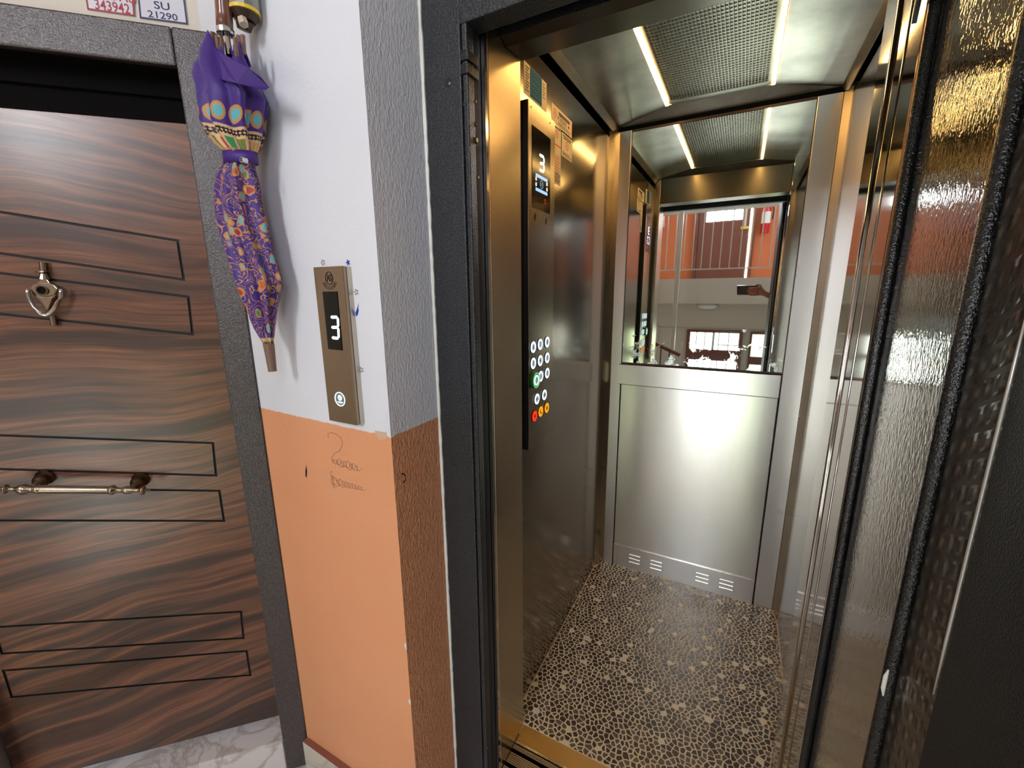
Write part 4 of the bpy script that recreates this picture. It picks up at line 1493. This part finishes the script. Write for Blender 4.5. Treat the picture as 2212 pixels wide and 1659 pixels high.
# mosaic floor: irregular stones in tan mortar
b = MB()
outline = [(XL, YF), (0.1885, YF), (0.1885, 1.131), (XR, 1.131), (XR, 1.938), (0.2525, YB - 0.001), (-0.5265, YB - 0.001), (XL, 1.945)]
b.prism(FLR, outline, -0.05, -0.0008)
fbase = b.build('cabin_floor', MAT['grout'], cb)
PITCH_S = 0.0182
rs = random.Random(11)
seeds = []
jy = 0
yy = YF - 2 * PITCH_S
while yy < YB + 2 * PITCH_S:
    xx = XL - 2 * PITCH_S + (jy % 2) * PITCH_S / 2
    while xx < XR + 2 * PITCH_S:
        seeds.append((xx + rs.uniform(-.42, .42) * PITCH_S, yy + rs.uniform(-.42, .42) * PITCH_S * .9))
        xx += PITCH_S
    yy += PITCH_S * 0.88
    jy += 1
gridc = {}
for i, (x, y) in enumerate(seeds):
    gridc.setdefault((int(math.floor(x / 0.04)), int(math.floor(y / 0.04))), []).append(i)
def clip(poly, nx, ny, d):
    out = []
    for i in range(len(poly)):
        p, q = poly[i], poly[(i + 1) % len(poly)]
        sp, sq = nx * p[0] + ny * p[1] - d, nx * q[0] + ny * q[1] - d
        if sp <= 0:
            out.append(p)
        if (sp < 0 < sq) or (sq < 0 < sp):
            t = sp / (sp - sq)
            out.append((p[0] + (q[0] - p[0]) * t, p[1] + (q[1] - p[1]) * t))
    return out
edges_in = []
for i in range(len(outline)):
    p, q = outline[i], outline[(i + 1) % len(outline)]
    dx, dy = q[0] - p[0], q[1] - p[1]
    L = math.hypot(dx, dy)
    edges_in.append((dy / L, -dx / L, (dy * p[0] - dx * p[1]) / L))
stones = []
for i, (x, y) in enumerate(seeds):
    if not (XL < x < XR and YF < y < YB) or (x > 0.1885 and y < 1.131):
        continue
    poly = [(x - .05, y - .05), (x + .05, y - .05), (x + .05, y + .05), (x - .05, y + .05)]
    gx, gy = int(math.floor(x / 0.04)), int(math.floor(y / 0.04))
    gap = 0.0015 + rs.random() * 0.0014
    for ax in (-1, 0, 1):
        for ay in (-1, 0, 1):
            for j in gridc.get((gx + ax, gy + ay), ()):
                if j == i:
                    continue
                ux, uy = seeds[j][0] - x, seeds[j][1] - y
                L = math.hypot(ux, uy)
                if L > 0.06 or L < 1e-6:
                    continue
                ux, uy = ux / L, uy / L
                poly = clip(poly, ux, uy, ux * x + uy * y + L / 2 - gap)
                if len(poly) < 3:
                    break
            if len(poly) < 3:
                break
        if len(poly) < 3:
            break
    if len(poly) < 3:
        continue
    for k, (nx_, ny_, d_) in enumerate(edges_in):
        if k in (1, 2):
            continue
        poly = clip(poly, nx_, ny_, d_ - 0.003)
        if len(poly) < 3:
            break
    if len(poly) < 3:
        continue
    if x < 0.20 and any(p[0] > 0.187 and p[1] < 1.131 for p in poly):
        continue
    ar = 0.5 * abs(sum(poly[k][0] * poly[(k + 1) % len(poly)][1] - poly[(k + 1) % len(poly)][0] * poly[k][1] for k in range(len(poly))))
    if ar < 2.5e-5:
        continue
    # drop near-duplicate corners
    cl = [poly[0]]
    for p in poly[1:]:
        if math.hypot(p[0] - cl[-1][0], p[1] - cl[-1][1]) > 0.0009:
            cl.append(p)
    if len(cl) < 3:
        continue
    r = rs.random()
    stones.append((math.hypot(x, y), cl, 2 if r < 0.026 else (1 if r < 0.40 else 0)))
def in_view(poly):
    cx, cy_ = sum(p[0] for p in poly) / len(poly), sum(p[1] for p in poly) / len(poly)
    d = Vector((cx, cy_, 0)) - CAM
    f = d.dot(FW)
    v = HH / 2 + FPX * d.dot(DN) / f
    return v < HH - 4 and cx < 0.19 * cy_
stones.sort(key=lambda s: (not in_view(s[1]), s[0]))
SM = [MAT['stone1'], MAT['stone2'], MAT['stone3']]
rest = MB()
for i, (dd, poly, mi) in enumerate(stones):
    if i < 300:
        b = MB()
        b.prism(FLR, poly, -0.001, 0.0004)
        b.build('stone', SM[mi], fbase, fix=False)
    else:
        rest.prism(FLR, poly, -0.001, 0.0004, mi)
ro = rest.build('stone_mosaic', SM, fbase, fix=False)
ro['kind'] = 'stuff'

# ================================================================== STAIRWELL THINGS (seen in the mirror)
rl = thing('stair_railing', 'pale grey metal railing with thin balusters on the half landing', 'railing', (-0.3, -1.81, 1.556))
b = MB()
b.box(-1.35, 0.62, -1.835, -1.80, 2.325, 2.367)
b.build('top_rail', MAT['rail'], rl, bevel=0.004)
b = MB()
b.box(-1.35, 0.62, -1.824, -1.810, 1.658, 1.674)
b.build('bottom_rail', MAT['rail'], rl)
b = MB()
b.box(-0.0055, 0.0055, -1.823, -1.811, 1.6745, 2.3245)
src = None
for k in range(19):
    x = -1.30 + k * 0.1035
    if src is None:
        src = b.build('baluster', MAT['rail'], None)
        src.location = (x, 0, 0)
        put(src, rl)
    else:
        dup(src, rl, (x + 1.30, 0, 0))
for x in (-1.33, 0.60):
    b = MB()
    b.box(x - 0.015, x + 0.015, -1.832, -1.802, 1.5555, 2.3248)
    b.build('end_post', MAT['rail'], rl)
b = MB()
b.box(-0.735, -0.685, -1.64, -1.59, -1.5, ZT - 0.001)
tag(b.build('steel_post', MAT['rail'], bevel=0.004), 'tall grey square steel post standing before the stairwell railing', 'post')

hr = thing('stair_handrail', 'brown handrail with thin balusters on the flight going down', 'railing', (-1.2, -0.95, -0.05))
b = MB()
b.tube([(-1.24, -0.25, 1.02), (-0.98, -0.95, 0.90), (-0.55, -1.02, 0.705)], 0.022, 10)
b.build('rail', MAT['brownrail'], hr)
for (x, y, zt) in ((-0.93, -0.955, 0.865), (-0.84, -0.97, 0.825), (-0.75, -0.985, 0.785), (-0.66, -1.0, 0.745)):
    b = MB()
    b.tube([(x, y, -0.25), (x, y, zt)], 0.008, 8)
    b.build('baluster', MAT['brownrail'], hr)

# glazed timber door on the upper half landing
S2 = Frame((0, -3.2, 0), (1, 0, 0))
def sbox(b, x0, x1, z0, z1, h0, h1, m=0):
    b.box(x0, x1, -3.2 + h0, -3.2 + h1, z0, z1, m)
d2 = bpy.data.objects.new('door_2', None)
d2.location = (-0.3, -3.18, 1.556)
COL.objects.link(d2)
struct(d2, 'red brown timber door with glazed upper half on the half landing')
b = MB()
for x0, x1, z0, z1 in ((-0.70, -0.655, 1.556, 3.75), (0.045, 0.09, 1.556, 3.75), (-0.70, 0.09, 3.70, 3.75)):
    sbox(b, x0, x1, z0, z1, 0.001, 0.06)
b.build('door_frame', MAT['doorwood'], d2)
b = MB()
sbox(b, -0.65, 0.015, 1.575, 2.395, 0.001, 0.045)
sbox(b, -0.65, -0.555, 2.395, 3.69, 0.001, 0.045)
sbox(b, -0.085, 0.015, 2.395, 3.69, 0.001, 0.045)
b.build('door_leaf', MAT['doorwood'], d2)
b = MB()
sbox(b, -0.555, -0.085, 2.395, 3.69, 0.012, 0.018)
b.build('window_pane', MAT['pane'], d2)
for x in (-0.435, -0.30, -0.19):
    b = MB()
    sbox(b, x - 0.006, x + 0.006, 2.395, 3.69, 0.02, 0.03)
    b.build('glazing_bar', MAT['whitepaint'], d2)
b = MB()
sbox(b, -0.555, -0.085, 2.60, 2.615, 0.0302, 0.034)
b.build('glazing_bar', MAT['whitepaint'], d2)
b = MB()
sbox(b, 0.016, 0.032, 1.575, 3.69, 0.002, 0.02)
b.build('open_gap', MAT['pane'], d2)
b = MB()
sbox(b, -0.058, -0.030, 2.30, 2.56, 0.046, 0.052)
b.build('handle_plate', MAT['tan'], d2)
b = MB()
sbox(b, -0.095, 0.002, 2.262, 2.296, 0.046, 0.05)
b.build('name_plate', MAT['yellow'], d2)

# glazed door and window below
w1 = bpy.data.objects.new('window_1', None)
w1.location = (-0.3, -3.18, 0.5)
COL.objects.link(w1)
struct(w1, 'brown timber window with white panes below the half landing')
b = MB()
for x0, x1, z0, z1 in ((-0.70, -0.65, -1.10, 0.81), (0.025, 0.075, -1.10, 0.81), (-0.65, 0.025, 0.775, 0.81), (-0.65, 0.025, 0.345, 0.515), (-0.65, 0.025, -1.10, -1.05)):
    sbox(b, x0, x1, z0, z1, 0.001, 0.05)
b.build('window_frame', MAT['doorwood'], w1)
for z0, z1 in ((0.515, 0.775), (-1.05, 0.345)):  # lower pane carried down to brighten the reflection in the cabin steel
    b = MB()
    sbox(b, -0.65, 0.025, z0, z1, 0.008, 0.014)
    b.build('window_pane', MAT['pane_low'], w1)
    for x in (-0.56, -0.44, -0.31, -0.245, -0.11):
        b = MB()
        sbox(b, x - 0.007 - 0.02 * (x == -0.31), x + 0.007, z0, z1, 0.016, 0.026)
        b.build('glazing_bar', MAT['whitepaint'], w1)
    b = MB()
    sbox(b, -0.245, 0.025, z0 + 0.07, z0 + 0.085, 0.0262, 0.03)
    b.build('glazing_bar', MAT['whitepaint'], w1)
w2 = bpy.data.objects.new('window_2', None)
w2.location = (0.3, -3.18, 0.4)
COL.objects.link(w2)
struct(w2, 'narrow window onto greenery below the half landing')
for z0, z1 in ((0.44, 0.77), (-0.9, 0.32)):  # lower pane lengthened for a brighter column in the steel panel
    b = MB()
    sbox(b, 0.20, 0.45, z0, z1, 0.008, 0.014)
    b.build('window_pane', MAT['pane_green'], w2)
b = MB()
for x0, x1, z0, z1 in ((0.17, 0.20, -0.93, 0.80), (0.45, 0.48, -0.93, 0.80), (0.20, 0.45, 0.77, 0.80), (0.20, 0.45, 0.32, 0.44), (0.20, 0.45, -0.93, -0.9)):
    sbox(b, x0, x1, z0, z1, 0.001, 0.05)
b.build('window_frame', MAT['doorwood'], w2)
def plain_window(name, label, x0, x1, z0, z1, pane, bars):
    w = bpy.data.objects.new(name, None)
    w.location = ((x0 + x1) / 2, -3.18, z0)
    COL.objects.link(w)
    struct(w, label)
    b = MB()
    sbox(b, x0, x1, z0, z1, 0.008, 0.014)
    b.build('window_pane', pane, w)
    b = MB()
    for q in ((x0 - 0.05, x0, z0 - 0.05, z1 + 0.05), (x1, x1 + 0.05, z0 - 0.05, z1 + 0.05), (x0, x1, z1, z1 + 0.05), (x0, x1, z0 - 0.05, z0)):
        sbox(b, *q, 0.001, 0.05)
    b.build('window_frame', MAT['whitepaint'], w)
    for x in bars:
        b = MB()
        sbox(b, x - 0.012, x + 0.012, z0, z1, 0.016, 0.03)
        b.build('glazing_bar', MAT['whitepaint'], w)
plain_window('window_3', 'white framed stairwell window at the foot of the flight going down', -1.80, -1.20, 0.22, 0.80, MAT['pane_low'], (-1.5,))
plain_window('window_4', 'white framed stairwell window high over the half landing', -1.60, -1.20, 2.42, 2.95, MAT['pane_side'], ())
w5 = bpy.data.objects.new('window_5', None)  # unseen window, added to light the reveal of the wall pier
w5.location = (1.48, -1.8, 1.9)
COL.objects.link(w5)
struct(w5, 'broad white framed side window added as fill light beside the flight going up')
b = MB()
b.box(1.486, 1.492, -2.35, -1.25, 1.95, 3.35)
b.build('window_pane', MAT['pane_dim'], w5)
b = MB()
for q in ((-2.40, -2.35, 1.90, 3.40), (-1.25, -1.20, 1.90, 3.40), (-2.35, -1.25, 3.35, 3.40), (-2.35, -1.25, 1.90, 1.95)):
    b.box(1.45, 1.499, *q)
b.build('window_frame', MAT['whitepaint'], w5)
b = MB()
b.box(1.47, 1.484, -1.815, -1.785, 1.95, 3.35)
b.build('glazing_bar', MAT['whitepaint'], w5)

# bulkhead lamp
lm = thing('wall_lamp', 'oval frosted bulkhead lamp on the beige stairwell wall', 'lamp', (-0.44, -3.165, 1.19))
b = MB()
rings = 7
vs, fs = [], []
for i in range(rings):
    ph = math.pi / 2 * i / (rings - 1)
    for k in range(20):
        t = 2 * math.pi * k / 20
        vs.append((-0.44 + 0.14 * math.cos(ph) * math.cos(t), -3.14 + 0.06 * math.sin(ph), 1.175 + 0.045 * math.cos(ph) * math.sin(t)))
for i in range(rings - 1):
    for k in range(20):
        fs.append((i * 20 + k, i * 20 + (k + 1) % 20, (i + 1) * 20 + (k + 1) % 20, (i + 1) * 20 + k))
b.add(vs, fs)
b.build('lamp_glass', MAT['whitepaint'], lm, smooth=True)
b = MB()
b.disc(Frame((0, -3.164, 0), (-1, 0, 0)), 0.44, 1.175, 0.148, 0.0, 0.024, 24, 0, 0.052)
b.build('lamp_base', MAT['tan'], lm)

# fire extinguisher
fx, fy = 0.205, -3.12
ex = thing('fire_extinguisher', 'red fire extinguisher hanging on the terracotta wall', 'extinguisher', (fx, fy, 2.18))
b = MB()
pr = [(2.18, .045), (2.19, .055), (2.50, .055), (2.535, .045), (2.55, .022), (2.565, .02)]
b.tube([(fx, fy, z) for z, r in pr], [r for z, r in pr], 20)
b.build('cylinder', MAT['red'], ex, smooth=True)
b = MB()
b.tube([(fx, fy, 2.31), (fx, fy, 2.46)], 0.0556, 20, cap=False)
b.build('label_band', MAT['paper'], ex, smooth=True)
b = MB()
b.tube([(fx, fy, 2.565), (fx, fy, 2.595)], 0.015, 10)
b.box(fx - 0.012, fx + 0.07, fy - 0.008, fy + 0.008, 2.597, 2.608)
b.box(fx - 0.012, fx + 0.08, fy - 0.008, fy + 0.008, 2.618, 2.628)
b.build('valve', MAT['blackmatt'], ex)
b = MB()
b.tube([(fx + 0.015, fy, 2.58), (fx + 0.06, fy + 0.02, 2.56), (fx + 0.085, fy + 0.01, 2.48), (fx + 0.08, fy, 2.36)], 0.008, 8)
b.build('hose', MAT['rubber'], ex, smooth=True)
b = MB()
b.box(fx - 0.02, fx + 0.02, -3.199, fy - 0.054, 2.44, 2.47)
b.build('wall_hook', MAT['blackmatt'], ex)

# ================================================================== PHONE AND HAND (seen in the mirror)
RU, RN = RT, FW
UPV = -DN
def CW(a, u, f):
    return CAM + RU * a + UPV * u + RN * f
PHF = Frame(CW(0, 0, -0.009), RT, UPV)     # faces backwards
b = MB()
ph_poly = [(-0.040, -0.047), (0.118, -0.047), (0.122, -0.043), (0.122, 0.026), (0.118, 0.030), (-0.040, 0.030), (-0.044, 0.026), (-0.044, -0.043)]
b.prism(PHF, ph_poly, -0.004, 0.004)
phn = b.build('phone', MAT['phone'])
tag(phn, 'dark blue phone held up by a hand, seen in the elevator mirror', 'phone')

def skin_obj(name, chains, mat, parent, levels=1):
    me = bpy.data.meshes.new(name)
    vs, es, rad = [], [], []
    idx = {}
    for ch in chains:
        prev = None
        for key, p, r in ch:
            if key in idx:
                i = idx[key]
            else:
                i = len(vs)
                vs.append(tuple(p))
                rad.append(r)
                if key is not None:
                    idx[key] = i
            if prev is not None:
                es.append((prev, i))
            prev = i
    me.from_pydata(vs, es, [])
    o = bpy.data.objects.new(name, me)
    COL.objects.link(o)
    m = o.modifiers.new('skin', 'SKIN')
    m.use_smooth_shade = True
    for i, sv in enumerate(me.skin_vertices[0].data):
        sv.radius = (rad[i], rad[i])
        sv.use_root = (i == 0)
    s = o.modifiers.new('sub', 'SUBSURF')
    s.levels = s.render_levels = levels
    dg = bpy.context.evaluated_depsgraph_get()
    m2 = bpy.data.meshes.new_from_object(o.evaluated_get(dg))
    o.modifiers.clear()
    o.data = m2
    m2.materials.clear()
    m2.materials.append(mat)
    for p in m2.polygons:
        p.use_smooth = True
    if parent is not None:
        put(o, parent)
    return o
pe = thing('person', 'hand and forearm in a dark sleeve holding the phone, seen in the elevator mirror', 'person', CW(0.16, -0.03, -0.02))
F0 = 0.008
wr = ('wr', CW(0.192, -0.045, -0.012), 0.024)
pm = ('pm', CW(0.150, -0.022, -0.008), 0.022)
chains = [[('elb', CW(0.42, -0.20, -0.14), 0.038), ('fa', CW(0.29, -0.11, -0.06), 0.032), wr, pm]]
for key, u0, u1, ln in (('i', 0.012, 0.010, 0.095), ('m', -0.006, -0.010, 0.105), ('r', -0.024, -0.028, 0.098), ('p', -0.040, -0.044, 0.08)):
    chains.append([pm, (key + '0', CW(0.136, u0, 0.004), 0.0105), (key + '1', CW(0.128, u0, F0 + 0.003), 0.0095), (key + '2', CW(0.128 - ln * 0.42, (u0 + u1) / 2, F0 + 0.004), 0.009), (key + '3', CW(0.132 - ln * 0.8, u1, F0 + 0.002), 0.0078)])
chains.append([pm, ('t0', CW(0.140, 0.024, -0.016), 0.0125), ('t1', CW(0.118, 0.030, -0.026), 0.0105), ('t2', CW(0.090, 0.022, -0.024), 0.009)])
skin_obj('hand_and_forearm', chains, MAT['skin'], pe, 2)
skin_obj('sleeve', [[('a', CW(0.44, -0.214, -0.152), 0.052), ('b', CW(0.34, -0.145, -0.095), 0.047), ('c', CW(0.265, -0.094, -0.048), 0.042)]], MAT['sleeve'], pe, 2)
